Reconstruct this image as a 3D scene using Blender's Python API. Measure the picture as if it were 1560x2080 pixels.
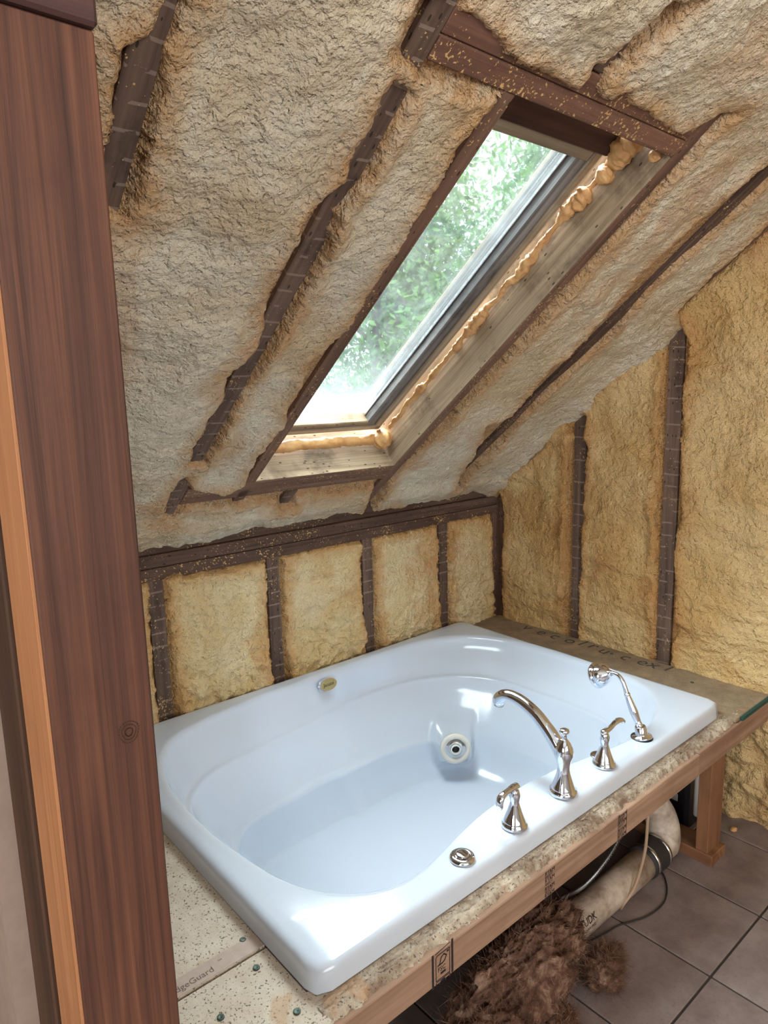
import bpy, bmesh, math, random
import numpy as np
from mathutils import Matrix, Vector

for o in list(bpy.data.objects):
    bpy.data.objects.remove(o)
S = bpy.context.scene
COL = S.collection
random.seed(7)

# ------------------------------------------------------------------ camera
F_PX = 1410.4906
RC = np.array([[0.75799252, -0.6517961, -0.02468179],
               [-0.12954828, -0.11335334, -0.98507272],
               [0.63926879, 0.74987523, -0.17036005]])      # world -> camera (x right, y down, z forward)
CAM = np.array([-2.335, -1.975, 1.47])
cam = bpy.data.cameras.new('camera')
cam.sensor_fit = 'HORIZONTAL'; cam.sensor_width = 36.0; cam.lens = F_PX / 1560 * 36.0
cam.clip_start = 0.02; cam.clip_end = 200
camo = bpy.data.objects.new('camera', cam); COL.objects.link(camo)
M = Matrix.Identity(4)
for i in range(3):
    M[i][0] = RC[0][i]; M[i][1] = -RC[1][i]; M[i][2] = -RC[2][i]; M[i][3] = CAM[i]
camo.matrix_world = M
S.camera = camo

# ------------------------------------------------------------------ light
W = bpy.data.worlds.new('overcast_sky'); S.world = W; W.use_nodes = True
wn = W.node_tree.nodes['Background']
wn.inputs[0].default_value = (0.84, 0.93, 1.0, 1); wn.inputs[1].default_value = 2.4

def area(name, loc, direction, sx, sy, power, col=(1, 1, 1), portal=False):
    l = bpy.data.lights.new(name, 'AREA'); l.shape = 'RECTANGLE'; l.size = sx; l.size_y = sy
    l.energy = power; l.color = col
    if portal: l.cycles.is_portal = True
    o = bpy.data.objects.new(name, l); COL.objects.link(o)
    o.location = loc; o.rotation_euler = Vector(direction).to_track_quat('-Z', 'Y').to_euler()
    return o
sun = bpy.data.lights.new('bright_overcast', 'SUN'); sun.energy = 58.0; sun.angle = math.radians(110); sun.color = (0.84, 0.93, 1.0)
suno = bpy.data.objects.new('bright_overcast', sun); COL.objects.link(suno)
suno.rotation_euler = Vector((-.06, -.12, -1.0)).to_track_quat('-Z', 'Y').to_euler()
area('window_daylight', (-2.3, -4.32, 1.75), (0, 1, -0.12), 2.2, 1.3, 36, (1.0, 0.99, 0.98))
area('side_window_daylight', (-4.72, -2.6, 1.5), (1, 0.1, -0.1), 1.3, 1.2, 58, (1.0, 0.98, 0.96))

S.cycles.max_bounces = 7; S.cycles.diffuse_bounces = 4; S.cycles.glossy_bounces = 3; S.cycles.transparent_max_bounces = 8
S.cycles.caustics_reflective = False; S.cycles.caustics_refractive = False
S.view_settings.view_transform = 'Standard'
S.view_settings.look = 'None'
S.view_settings.exposure = 0.38
S.view_settings.gamma = 1.0
S.view_settings.use_curve_mapping = False

# ------------------------------------------------------------------ geometry helpers
ROOF_A = 0.66527; CA, SA = math.cos(ROOF_A), math.sin(ROOF_A); H0 = 1.08
def ray(u, v):
    return RC.T @ np.array([(u - 780) / F_PX, (v - 1040) / F_PX, 1.0])
def hit(u, v, n, c):
    r = ray(u, v); n = np.array(n, float)
    return CAM + (c - n @ CAM) / (n @ r) * r
def on_z(u, v, z): return hit(u, v, (0, 0, 1), z)
def on_y(u, v, y=0): return hit(u, v, (0, 1, 0), y)
def on_x(u, v, x=0): return hit(u, v, (1, 0, 0), x)
def on_roof(u, v):                       # photo direction met with the rafters' lower plane -> (x, s)
    p = hit(u, v, (0, SA, CA), CA * H0)
    return (p[0], -p[1] * CA + (p[2] - H0) * SA)
def RP(x, s, o):                         # roof coordinates: along eaves, up slope, outward
    return np.array([x, -s * CA + o * SA, H0 + s * SA + o * CA])

WM = {}
def place(o, parent=None, mw=None):
    COL.objects.link(o)
    mw = mw or Matrix.Identity(4)
    WM[o.name] = mw.copy()
    if parent is not None:
        o.parent = parent
        o.matrix_parent_inverse = WM[parent.name].inverted()
    o.matrix_basis = mw
    return o
def tag(o, label=None, cat=None, group=None, kind=None):
    if label: o['label'] = label
    if cat: o['category'] = cat
    if group: o['group'] = group
    if kind: o['kind'] = kind
    return o
def thing(name, label, cat, loc=(0, 0, 0), group=None, kind=None):
    o = bpy.data.objects.new(name, None); o.empty_display_size = 0.05
    place(o, None, Matrix.Translation(loc))
    return tag(o, label, cat, group, kind)
def mesh_obj(name, verts, faces, mat, parent=None, mw=None, smooth=False):
    me = bpy.data.meshes.new(name)
    me.from_pydata([tuple(map(float, v)) for v in verts], [], [tuple(map(int, f)) for f in faces]); me.update()
    if mat: me.materials.append(mat)
    if smooth: me.polygons.foreach_set('use_smooth', [True] * len(me.polygons))
    return place(bpy.data.objects.new(name, me), parent, mw)
def bm_obj(name, bm, mat, parent=None, mw=None, smooth=False):
    me = bpy.data.meshes.new(name); bm.to_mesh(me); bm.free()
    if mat: me.materials.append(mat)
    if smooth: me.polygons.foreach_set('use_smooth', [True] * len(me.polygons))
    return place(bpy.data.objects.new(name, me), parent, mw)
def board(name, c, L, Wd, dims, mat, parent=None, bevel=0.002, wobble=0.0):
    """box: centre c, length axis L, width axis Wd (unit), dims (length, width, thickness); grain runs along L"""
    L = Vector(L).normalized(); Wd = Vector(Wd).normalized(); T = L.cross(Wd)
    mw = Matrix(((L.x, Wd.x, T.x, c[0]), (L.y, Wd.y, T.y, c[1]), (L.z, Wd.z, T.z, c[2]), (0, 0, 0, 1)))
    bm = bmesh.new(); bmesh.ops.create_cube(bm, size=1)
    for v in bm.verts:
        v.co = Vector((v.co.x * dims[0], v.co.y * dims[1], v.co.z * dims[2]))
    if bevel: bmesh.ops.bevel(bm, geom=bm.edges[:], offset=min(bevel, min(dims) * .3), segments=1, affect='EDGES')
    return bm_obj(name, bm, mat, parent, mw)
def boxw(name, x0, x1, y0, y1, z0, z1, mat, parent=None, axis='x', bevel=0.002):
    d = (x1 - x0, y1 - y0, z1 - z0); c = ((x0 + x1) / 2, (y0 + y1) / 2, (z0 + z1) / 2)
    if axis == 'x': return board(name, c, (1, 0, 0), (0, 1, 0), d, mat, parent, bevel)
    if axis == 'y': return board(name, c, (0, 1, 0), (-1, 0, 0), (d[1], d[0], d[2]), mat, parent, bevel)
    return board(name, c, (0, 0, 1), (1, 0, 0), (d[2], d[0], d[1]), mat, parent, bevel)
def frame_axes(t, up=(0, 0, 1)):
    t = np.array(t, float); t /= np.linalg.norm(t)
    u = np.array(up, float)
    if abs(t @ u) > .95: u = np.array([1.0, 0, 0])
    a = np.cross(u, t); a /= np.linalg.norm(a)
    return a, np.cross(t, a)
def catmull(P, n=8):
    P = np.array(P, float); Q = np.vstack([2 * P[0] - P[1], P, 2 * P[-1] - P[-2]]); out = []
    for i in range(1, len(Q) - 2):
        for k in range(n):
            t = k / n; p0, p1, p2, p3 = Q[i - 1:i + 3]
            out.append(.5 * ((2 * p1) + (-p0 + p2) * t + (2 * p0 - 5 * p1 + 4 * p2 - p3) * t * t + (-p0 + 3 * p1 - 3 * p2 + p3) * t ** 3))
    out.append(P[-1]); return np.array(out)
def tube_data(path, rad, n=16, flat=1.0, caps=True):
    path = np.array(path, float); m = len(path)
    rad = np.full(m, rad) if np.isscalar(rad) else np.array(rad, float)
    V = []; Fc = []; a = b = None
    for i in range(m):
        t = path[min(i + 1, m - 1)] - path[max(i - 1, 0)]; t /= np.linalg.norm(t)
        if a is None: a, b = frame_axes(t)
        else:
            a = a - t * (a @ t); a /= np.linalg.norm(a); b = np.cross(t, a)
        for k in range(n):
            w = 2 * math.pi * k / n
            V.append(path[i] + rad[i] * (math.cos(w) * a + flat * math.sin(w) * b))
    for i in range(m - 1):
        for k in range(n):
            Fc.append((i * n + k, i * n + (k + 1) % n, (i + 1) * n + (k + 1) % n, (i + 1) * n + k))
    if caps: Fc += [tuple(range(n - 1, -1, -1)), tuple((m - 1) * n + k for k in range(n))]
    return V, Fc
def tube(name, path, rad, mat, parent=None, n=16, flat=1.0, smooth=True):
    V, Fc = tube_data(path, rad, n, flat)
    return mesh_obj(name, V, Fc, mat, parent, smooth=smooth)
def lathe(name, prof, origin, axis, mat, parent=None, n=32, smooth=True):
    """prof: (radius, height) along axis"""
    a, b = frame_axes(axis); t = np.array(axis, float); t /= np.linalg.norm(t); o = np.array(origin, float)
    V = []; Fc = []
    for r, h in prof:
        for k in range(n):
            w = 2 * math.pi * k / n
            V.append(o + t * h + max(r, 1e-5) * (math.cos(w) * a + math.sin(w) * b))
    for i in range(len(prof) - 1):
        for k in range(n):
            Fc.append((i * n + k, i * n + (k + 1) % n, (i + 1) * n + (k + 1) % n, (i + 1) * n + k))
    Fc += [tuple(range(n - 1, -1, -1)), tuple((len(prof) - 1) * n + k for k in range(n))]
    return mesh_obj(name, V, Fc, mat, parent, smooth=smooth)
def text(name, s, size, mw, mat, parent, extrude=0.0002, shear=0.0, align='LEFT'):
    c = bpy.data.curves.new(name, 'FONT'); c.body = s; c.size = size; c.extrude = extrude; c.shear = shear
    c.align_x = align; c.resolution_u = 3
    t = bpy.data.objects.new('tmp', c); COL.objects.link(t)
    dg = bpy.context.evaluated_depsgraph_get()
    me = bpy.data.meshes.new_from_object(t.evaluated_get(dg)); bpy.data.objects.remove(t)
    me.name = name; me.materials.clear(); me.materials.append(mat)
    return place(bpy.data.objects.new(name, me), parent, mw)
def axes_matrix(o, X, Y):
    X = Vector(X).normalized(); Y = Vector(Y).normalized(); Z = X.cross(Y)
    return Matrix(((X.x, Y.x, Z.x, o[0]), (X.y, Y.y, Z.y, o[1]), (X.z, Y.z, Z.z, o[2]), (0, 0, 0, 1)))
def strokes(name, lines, mw, mat, parent, w):
    """flat printed lines: each a polyline in local xy"""
    V = []; Fc = []
    for ln in lines:
        ww = w
        if isinstance(ln, tuple): ww, ln = ln
        for (x0, y0), (x1, y1) in zip(ln[:-1], ln[1:]):
            dx, dy = x1 - x0, y1 - y0; l = math.hypot(dx, dy) or 1e-9
            nx, ny = -dy / l * ww / 2, dx / l * ww / 2; ex, ey = dx / l * ww * .35, dy / l * ww * .35
            b = len(V)
            V += [(x0 - ex + nx, y0 - ey + ny, 0), (x0 - ex - nx, y0 - ey - ny, 0), (x1 + ex - nx, y1 + ey - ny, 0), (x1 + ex + nx, y1 + ey + ny, 0)]
            Fc.append((b, b + 1, b + 2, b + 3))
    return mesh_obj(name, V, Fc, mat, parent, mw)

# ------------------------------------------------------------------ numpy noise
def gnoise(x, y, seed=0):
    xi = np.floor(x).astype(np.int64); yi = np.floor(y).astype(np.int64); xf = x - xi; yf = y - yi
    def g(ix, iy):
        h = (ix * 374761393 + iy * 668265263 + seed * 1442695041) & 0xFFFFFFFF
        h = ((h ^ (h >> 13)) * 1274126177) & 0xFFFFFFFF; h = h ^ (h >> 16)
        return (h & 0xFFFF) / 65535.0 * 2 * math.pi
    def d(ix, iy, fx, fy):
        w = g(ix, iy); return np.cos(w) * fx + np.sin(w) * fy
    u = xf * xf * xf * (xf * (xf * 6 - 15) + 10); v = yf * yf * yf * (yf * (yf * 6 - 15) + 10)
    a = d(xi, yi, xf, yf); b = d(xi + 1, yi, xf - 1, yf); c = d(xi, yi + 1, xf, yf - 1); e = d(xi + 1, yi + 1, xf - 1, yf - 1)
    return (a + (b - a) * u) * (1 - v) + (c + (e - c) * u) * v
def fbm(x, y, sc, oct=4, seed=0, gain=.5):
    r = 0; amp = 1; tot = 0
    for i in range(oct):
        r = r + amp * gnoise(x * sc + 17.3 * i, y * sc + 9.1 * i, seed + i); tot += amp; amp *= gain; sc *= 2.03
    return r / tot * 1.6
def sstep(t): t = np.clip(t, 0, 1); return t * t * (3 - 2 * t)
def sdf(px, py, polys):
    D = np.full(px.shape, 9.0)
    for P in polys:
        P = np.array(P, float); ins = np.zeros(px.shape, bool); dm = np.full(px.shape, 9.0)
        x0, y0 = P.min(0) - .25; x1, y1 = P.max(0) + .25
        sel = (px > x0) & (px < x1) & (py > y0) & (py < y1)
        qx = px[sel]; qy = py[sel]; i2 = np.zeros(qx.shape, bool); d2 = np.full(qx.shape, 9.0)
        for (ax, ay), (bx, by) in zip(P, np.roll(P, -1, 0)):
            ex, ey = bx - ax, by - ay; l2 = ex * ex + ey * ey + 1e-12
            t = np.clip(((qx - ax) * ex + (qy - ay) * ey) / l2, 0, 1)
            d2 = np.minimum(d2, np.hypot(qx - ax - t * ex, qy - ay - t * ey))
            cr = ((ay > qy) != (by > qy)) & (qx < (bx - ax) * (qy - ay) / ((by - ay) if by != ay else 1e-12) + ax)
            i2 ^= cr
        dm[sel] = np.where(i2, -d2, d2)
        D = np.minimum(D, dm)
    return D

# ------------------------------------------------------------------ materials
def newmat(name):
    m = bpy.data.materials.new(name); m.use_nodes = True
    nt = m.node_tree; return m, nt, nt.nodes['Principled BSDF']
def N(nt, t, **kw):
    n = nt.nodes.new(t)
    for k, v in kw.items():
        if k.startswith('i_'):
            n.inputs[k[2:].replace('_', ' ')].default_value = v
        else: setattr(n, k, v)
    return n
def srgb(r, g, b):
    f = lambda c: (c / 255 / 12.92) if c / 255 <= .04045 else ((c / 255 + .055) / 1.055) ** 2.4
    return (f(r), f(g), f(b), 1)
def ramp(nt, src, stops, interp='LINEAR'):
    r = nt.nodes.new('ShaderNodeValToRGB'); r.color_ramp.interpolation = interp
    e = r.color_ramp.elements
    while len(e) < len(stops): e.new(.5)
    for el, (p, c) in zip(e, stops):
        el.position = p; el.color = c if len(c) == 4 else (*c, 1)
    nt.links.new(src, r.inputs[0]); return r.outputs[0]
def mix(nt, fac, a, b, mode='MIX'):
    m = nt.nodes.new('ShaderNodeMix'); m.data_type = 'RGBA'; m.blend_type = mode
    for s, v in ((m.inputs[0], fac), (m.inputs[6], a), (m.inputs[7], b)):
        if hasattr(v, 'links'): nt.links.new(v, s)
        else: s.default_value = v
    return m.outputs[2]
def math_(nt, op, a, b=0.0, c=0.0):
    m = nt.nodes.new('ShaderNodeMath'); m.operation = op
    for s, v in zip(m.inputs, (a, b, c)):
        if hasattr(v, 'links'): nt.links.new(v, s)
        else: s.default_value = v
    return m.outputs[0]
def noise(nt, vec, scale, detail=3, rough=.55, dist=0.0):
    n = nt.nodes.new('ShaderNodeTexNoise'); n.inputs['Scale'].default_value = scale; n.inputs['Detail'].default_value = detail
    n.inputs['Roughness'].default_value = rough; n.inputs['Distortion'].default_value = dist
    nt.links.new(vec, n.inputs['Vector']); return n.outputs[0]
def coords(nt, kind='Object', scale=None, offset_random=False):
    t = nt.nodes.new('ShaderNodeTexCoord'); out = t.outputs[kind]
    if scale or offset_random:
        mp = nt.nodes.new('ShaderNodeMapping')
        if scale: mp.inputs['Scale'].default_value = scale
        nt.links.new(out, mp.inputs['Vector'])
        if offset_random:
            oi = nt.nodes.new('ShaderNodeObjectInfo'); v = nt.nodes.new('ShaderNodeCombineXYZ')
            k = math_(nt, 'MULTIPLY', oi.outputs['Random'], 37.0)
            for i in range(3): nt.links.new(k, v.inputs[i])
            nt.links.new(v.outputs[0], mp.inputs['Location'])
        out = mp.outputs[0]
    return out
def bump(nt, bsdf, h, strength, dist=.01, prev=None):
    b = nt.nodes.new('ShaderNodeBump'); b.inputs['Strength'].default_value = strength; b.inputs['Distance'].default_value = dist
    nt.links.new(h, b.inputs['Height'])
    if prev is not None: nt.links.new(prev, b.inputs['Normal'])
    nt.links.new(b.outputs[0], bsdf.inputs['Normal']); return b.outputs[0]
def L(nt, a, b): nt.links.new(a, b)

def foam_mat(name, pale, tan, stain, stain_amt, edge_col, dark_amt=.5, rough=.5):
    m, nt, B = newmat(name); co = coords(nt)
    n1 = noise(nt, co, 3.0, 5, .6, .4)
    c = ramp(nt, n1, [(.40, tan), (.58, pale)])
    n2 = noise(nt, co, 2.2, 7, .68, .9)
    st = ramp(nt, n2, [(.53, (0, 0, 0)), (.68, (stain_amt,) * 3)])
    c = mix(nt, st, c, stain)
    n5 = noise(nt, co, 60, 3, .7)                       # fine mottling of the skin
    c = mix(nt, ramp(nt, n5, [(.40, (.30,) * 3), (.6, (0, 0, 0))]), c, tan)
    at = nt.nodes.new('ShaderNodeAttribute'); at.attribute_name = 'edge'
    ed = math_(nt, 'MULTIPLY', at.outputs['Fac'], math_(nt, 'MULTIPLY_ADD', noise(nt, co, 26, 4, .7), 2.3, -.25))
    c = mix(nt, math_(nt, 'MINIMUM', math_(nt, 'MAXIMUM', ed, 0), .85), c, edge_col)
    # mould and wood dust specks close to the timber
    sp = noise(nt, co, 230, 2, .6); mo = noise(nt, co, 7, 3, .6)
    spk = math_(nt, 'MULTIPLY', math_(nt, 'GREATER_THAN', sp, .54),
                math_(nt, 'GREATER_THAN', math_(nt, 'MULTIPLY', math_(nt, 'POWER', at.outputs['Fac'], 2.2), mo), .40))
    c = mix(nt, math_(nt, 'MULTIPLY', spk, dark_amt), c, srgb(58, 42, 32))
    L(nt, c, B.inputs['Base Color'])
    B.inputs['Roughness'].default_value = rough; B.inputs['Specular IOR Level'].default_value = .45
    v = nt.nodes.new('ShaderNodeTexVoronoi'); v.feature = 'F1'; v.inputs['Scale'].default_value = 75
    L(nt, co, v.inputs['Vector'])
    b1 = bump(nt, B, noise(nt, co, 44, 3, .55, .3), .8, .014)
    b2 = bump(nt, B, v.outputs['Distance'], .5, .008, b1)
    bump(nt, B, noise(nt, co, 180, 2, .6), 1.0, .006, b2)
    return m
def wood_mat(name, c_dark, c_light, rough=.75, marks=False, nails=False, specks=0.0, grain=34, stain=0.0, stain_c=(0.01, .008, .007, 1), bumpy=.5, speck_c=None, knots=False):
    m, nt, B = newmat(name)
    co = coords(nt); cg = coords(nt, scale=(1.6, grain, grain), offset_random=True)
    g = noise(nt, cg, 1.0, 6, .62, .9)
    g2 = noise(nt, coords(nt, scale=(.9, grain * 3.5, grain * 3.5), offset_random=True), 1.0, 3, .6)
    c = ramp(nt, math_(nt, 'MULTIPLY_ADD', g2, .35, math_(nt, 'MULTIPLY', g, .68)), [(.36, c_dark), (.66, c_light)])
    big = noise(nt, coords(nt, scale=(1.2, 6, 6), offset_random=True), 1.4, 4, .6)
    c = mix(nt, ramp(nt, big, [(.42, (.45,) * 3), (.62, (0, 0, 0))]), c, c_dark)
    sep = nt.nodes.new('ShaderNodeSeparateXYZ'); L(nt, co, sep.inputs[0])
    if stain:
        s = noise(nt, coords(nt, offset_random=True), 5, 6, .7)
        c = mix(nt, ramp(nt, s, [(.52, (0, 0, 0)), (.66, (stain,) * 3)]), c, stain_c)
    if marks:                                      # pale ghost lines left by lath
        wob = math_(nt, 'MULTIPLY_ADD', noise(nt, co, 14, 2), .012, sep.outputs[0])
        fr = math_(nt, 'FRACT', math_(nt, 'DIVIDE', wob, .0435))
        ln = math_(nt, 'LESS_THAN', fr, .13)
        brk = math_(nt, 'GREATER_THAN', noise(nt, co, 22, 3), .47)
        c = mix(nt, math_(nt, 'MULTIPLY', math_(nt, 'MULTIPLY', ln, brk), .55), c, srgb(150, 130, 118))
    if nails:
        vv = nt.nodes.new('ShaderNodeTexVoronoi'); vv.inputs['Scale'].default_value = 1; vv.inputs['Randomness'].default_value = .75
        mp = coords(nt, scale=(24, 55, 55), offset_random=True); L(nt, mp, vv.inputs['Vector'])
        c = mix(nt, math_(nt, 'MULTIPLY', math_(nt, 'LESS_THAN', vv.outputs['Distance'], .13), .8), c, srgb(22, 16, 14))
    if knots:
        vv = nt.nodes.new('ShaderNodeTexVoronoi'); vv.inputs['Scale'].default_value = 1
        mp = coords(nt, scale=(2.2, 7, 7), offset_random=True); L(nt, mp, vv.inputs['Vector'])
        ring = math_(nt, 'MULTIPLY', math_(nt, 'LESS_THAN', vv.outputs['Distance'], .11), .6)
        c = mix(nt, ring, c, c_dark)
    if specks:                                     # overspray droplets of foam
        sp = noise(nt, co, 160, 2, .5); pa = noise(nt, coords(nt, offset_random=True), 9, 3, .6)
        f = math_(nt, 'GREATER_THAN', math_(nt, 'ADD', sp, math_(nt, 'MULTIPLY', pa, .55)), 1.02 - specks * .2)
        c = mix(nt, f, c, speck_c or srgb(196, 160, 104))
    L(nt, c, B.inputs['Base Color']); B.inputs['Roughness'].default_value = rough
    B.inputs['Specular IOR Level'].default_value = .3
    bump(nt, B, g, bumpy, .003)
    return m
def plain(name, col, rough=.5, metal=0.0, nscale=0, namt=.0, spec=.5, bumpv=0, bscale=80, c2=None):
    m, nt, B = newmat(name)
    if nscale:
        n = noise(nt, coords(nt), nscale, 5, .65)
        L(nt, mix(nt, ramp(nt, n, [(.38, (0, 0, 0)), (.66, (namt,) * 3)]), col, c2 or srgb(60, 45, 35)), B.inputs['Base Color'])
    else: B.inputs['Base Color'].default_value = col
    B.inputs['Roughness'].default_value = rough; B.inputs['Metallic'].default_value = metal; B.inputs['Specular IOR Level'].default_value = spec
    if bumpv: bump(nt, B, noise(nt, coords(nt), bscale, 4, .6), bumpv, .005)
    return m

M_FOAM_ROOF = foam_mat('foam_roof', srgb(212, 202, 180), srgb(194, 174, 142), srgb(176, 124, 80), .62, srgb(182, 138, 88))
M_FOAM_KNEE = foam_mat('foam_knee', srgb(226, 206, 164), srgb(210, 180, 126), srgb(196, 132, 90), .8, srgb(196, 148, 88))
M_FOAM_GABLE = foam_mat('foam_gable', srgb(212, 182, 130), srgb(196, 158, 100), srgb(164, 106, 54), .7, srgb(176, 126, 70))
M_BEAD = plain('foam_bead', srgb(212, 166, 108), .5, nscale=30, namt=.6, c2=srgb(176, 112, 62), bumpv=.5, bscale=60)
M_OLD = wood_mat('old_timber', srgb(70, 54, 45), srgb(126, 103, 88), marks=True, nails=True, specks=.12, stain=.5, stain_c=srgb(34, 26, 24))
M_OLD2 = wood_mat('old_timber_plain', srgb(66, 49, 41), srgb(116, 92, 78), nails=True, specks=.3, stain=.4, stain_c=srgb(34, 26, 24))
M_HEADER = wood_mat('header_timber', srgb(86, 58, 46), srgb(134, 98, 80), specks=.55, stain=.25, stain_c=srgb(56, 40, 34))
M_TRIM = wood_mat('trimmer_timber', srgb(82, 60, 48), srgb(134, 102, 84), nails=True, specks=.25)
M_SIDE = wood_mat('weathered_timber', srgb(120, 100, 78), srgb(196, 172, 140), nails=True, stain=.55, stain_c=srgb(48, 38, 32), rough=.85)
M_GREYWOOD = wood_mat('weathered_sash', srgb(74, 70, 68), srgb(150, 144, 138), stain=.5, stain_c=srgb(28, 24, 24), grain=26)
M_SASHLIGHT = wood_mat('sash_light', srgb(120, 104, 84), srgb(186, 172, 148), stain=.45, stain_c=srgb(70, 44, 32), grain=30)
M_DARKWOOD = wood_mat('sash_head', srgb(52, 36, 30), srgb(92, 64, 52), grain=22)
M_POST = wood_mat('stained_post', srgb(58, 34, 25), srgb(114, 72, 52), rough=.6, grain=62, stain=.3, stain_c=srgb(60, 34, 26), bumpy=.35, knots=True)
M_POSTDARK = wood_mat('stained_beam', srgb(62, 40, 38), srgb(92, 60, 54), rough=.6)
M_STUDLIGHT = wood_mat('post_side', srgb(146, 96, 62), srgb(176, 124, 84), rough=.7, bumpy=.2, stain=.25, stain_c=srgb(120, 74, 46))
M_STUDDARK = wood_mat('dark_stud', srgb(52, 34, 24), srgb(86, 58, 42), rough=.7)
M_DRYWALL = plain('drywall', srgb(150, 130, 116), .85, nscale=40, namt=.3, c2=srgb(120, 100, 86))
M_PLASTER = plain('plaster', srgb(200, 196, 190), .9)
M_BEAM = wood_mat('new_lumber', srgb(128, 98, 78), srgb(178, 144, 118), rough=.8, grain=24, stain=.25, stain_c=srgb(110, 74, 54), bumpy=.3, knots=True)
M_LEG = wood_mat('leg_lumber', srgb(112, 74, 50), srgb(160, 114, 80), rough=.8, grain=20, stain=.3, stain_c=srgb(86, 50, 32), knots=True)
M_CHROME = plain('chrome', (.74, .79, .88, 1), .06, 1.0)
M_CHROMED = plain('chrome_dull', (.66, .65, .64, 1), .22, 1.0, nscale=60, namt=.4, c2=(.3, .28, .27, 1))
M_PVC = plain('pvc', srgb(206, 190, 172), .45, nscale=14, namt=.75, c2=srgb(112, 82, 64))
M_BLACK = plain('black_rubber', srgb(30, 28, 28), .6, nscale=20, namt=.5, c2=srgb(62, 52, 46))
M_BLACKP = plain('black_plastic', srgb(14, 14, 20), .5)
M_RED = plain('red_plastic', srgb(150, 22, 24), .5)
M_WHITE = plain('white_plastic', srgb(225, 222, 215), .45)
M_CREAM = plain('cream_plastic', srgb(222, 214, 200), .35)
M_INK = plain('stamp_ink', srgb(34, 24, 26), .9)
M_PRINT = plain('grey_print', srgb(112, 96, 88), .9)
M_PRINT2 = plain('dark_print', srgb(70, 60, 52), .9)
M_CONDUIT = plain('conduit_steel', (.30, .29, .28, 1), .35, 1.0)
M_GREEN = plain('green_paper', srgb(22, 66, 56), .8)
M_CABLE = plain('cable', srgb(170, 140, 112), .6)
M_GOLD = plain('badge_gold', srgb(176, 168, 120), .35, .6)
M_SCREW = plain('screw', srgb(70, 82, 72), .5, .6)
M_GROUT = plain('grout', srgb(62, 50, 44), .95)
M_BROWN = plain('fibreglass_shell', srgb(96, 74, 56), .9)
M_OUTSIDE = plain('roof_boards', srgb(70, 52, 40), .9)
M_GRASS = plain('lawn', srgb(96, 124, 66), .95, nscale=6, namt=.5, c2=srgb(60, 84, 40))
M_BARK = plain('bark', srgb(96, 84, 74), .95, nscale=12, namt=.6, c2=srgb(58, 50, 44))

def tile_mat():
    m, nt, B = newmat('floor_tile'); co = coords(nt, 'Object', offset_random=True)
    n = noise(nt, co, 9, 6, .65)
    c = ramp(nt, n, [(.35, srgb(112, 97, 92)), (.65, srgb(142, 127, 122))])
    d = noise(nt, co, 130, 2, .6)
    c = mix(nt, ramp(nt, d, [(.58, (0, 0, 0)), (.72, (.35,) * 3)]), c, srgb(92, 72, 64))
    L(nt, c, B.inputs['Base Color']); B.inputs['Roughness'].default_value = .42
    bump(nt, B, d, .08, .002); return m
M_TILE = tile_mat()
def tub_mat():
    m, nt, B = newmat('tub_acrylic'); co = coords(nt)
    sp = noise(nt, co, 330, 1, .4); pa = noise(nt, co, 6, 3, .6)
    f = math_(nt, 'GREATER_THAN', math_(nt, 'ADD', sp, math_(nt, 'MULTIPLY', pa, .2)), .915)
    c = mix(nt, math_(nt, 'MULTIPLY', f, .7), (.58, .63, .70, 1), srgb(96, 84, 72))
    L(nt, c, B.inputs['Base Color']); B.inputs['Roughness'].default_value = .16
    B.inputs['Coat Weight'].default_value = .3; B.inputs['Coat Roughness'].default_value = .05
    return m
M_TUB = tub_mat()
def cement_mat(name, a, b, dots):
    m, nt, B = newmat(name); co = coords(nt)
    n = noise(nt, co, 12, 6, .7); c = ramp(nt, n, [(.36, b), (.64, a)])
    d = noise(nt, co, 210, 2, .55)
    c = mix(nt, ramp(nt, d, [(.60, (0, 0, 0)), (.66, (dots,) * 3)]), c, srgb(66, 52, 42))
    b2 = noise(nt, co, 11, 2, .5)
    c = mix(nt, ramp(nt, b2, [(.63, (0, 0, 0)), (.68, (.5,) * 3)]), c, srgb(176, 132, 92))
    L(nt, c, B.inputs['Base Color']); B.inputs['Roughness'].default_value = .9
    bump(nt, B, noise(nt, co, 170, 3, .6), .4, .004); return m
M_CEMENT = cement_mat('cement_board', srgb(206, 192, 172), srgb(184, 167, 146), .8)
M_CEMENT2 = cement_mat('cement_board_dusty', srgb(150, 130, 104), srgb(124, 104, 80), .4)
M_CRUMB = cement_mat('broken_board_edge', srgb(196, 182, 160), srgb(122, 98, 78), .8)
M_STRIP = plain('edge_strip', srgb(182, 162, 148), .8, nscale=60, namt=.3, c2=srgb(150, 128, 112))
def batt_mat():
    m, nt, B = newmat('fibreglass_wool'); co = coords(nt)
    n = noise(nt, co, 16, 6, .7, 1.2)
    L(nt, ramp(nt, n, [(.30, srgb(74, 52, 42)), (.5, srgb(136, 100, 82)), (.66, srgb(190, 156, 132))]), B.inputs['Base Color'])
    B.inputs['Roughness'].default_value = 1; B.inputs['Specular IOR Level'].default_value = .1
    bump(nt, B, noise(nt, co, 90, 5, .75, 1.5), .9, .012); return m
M_BATT = batt_mat()
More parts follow.
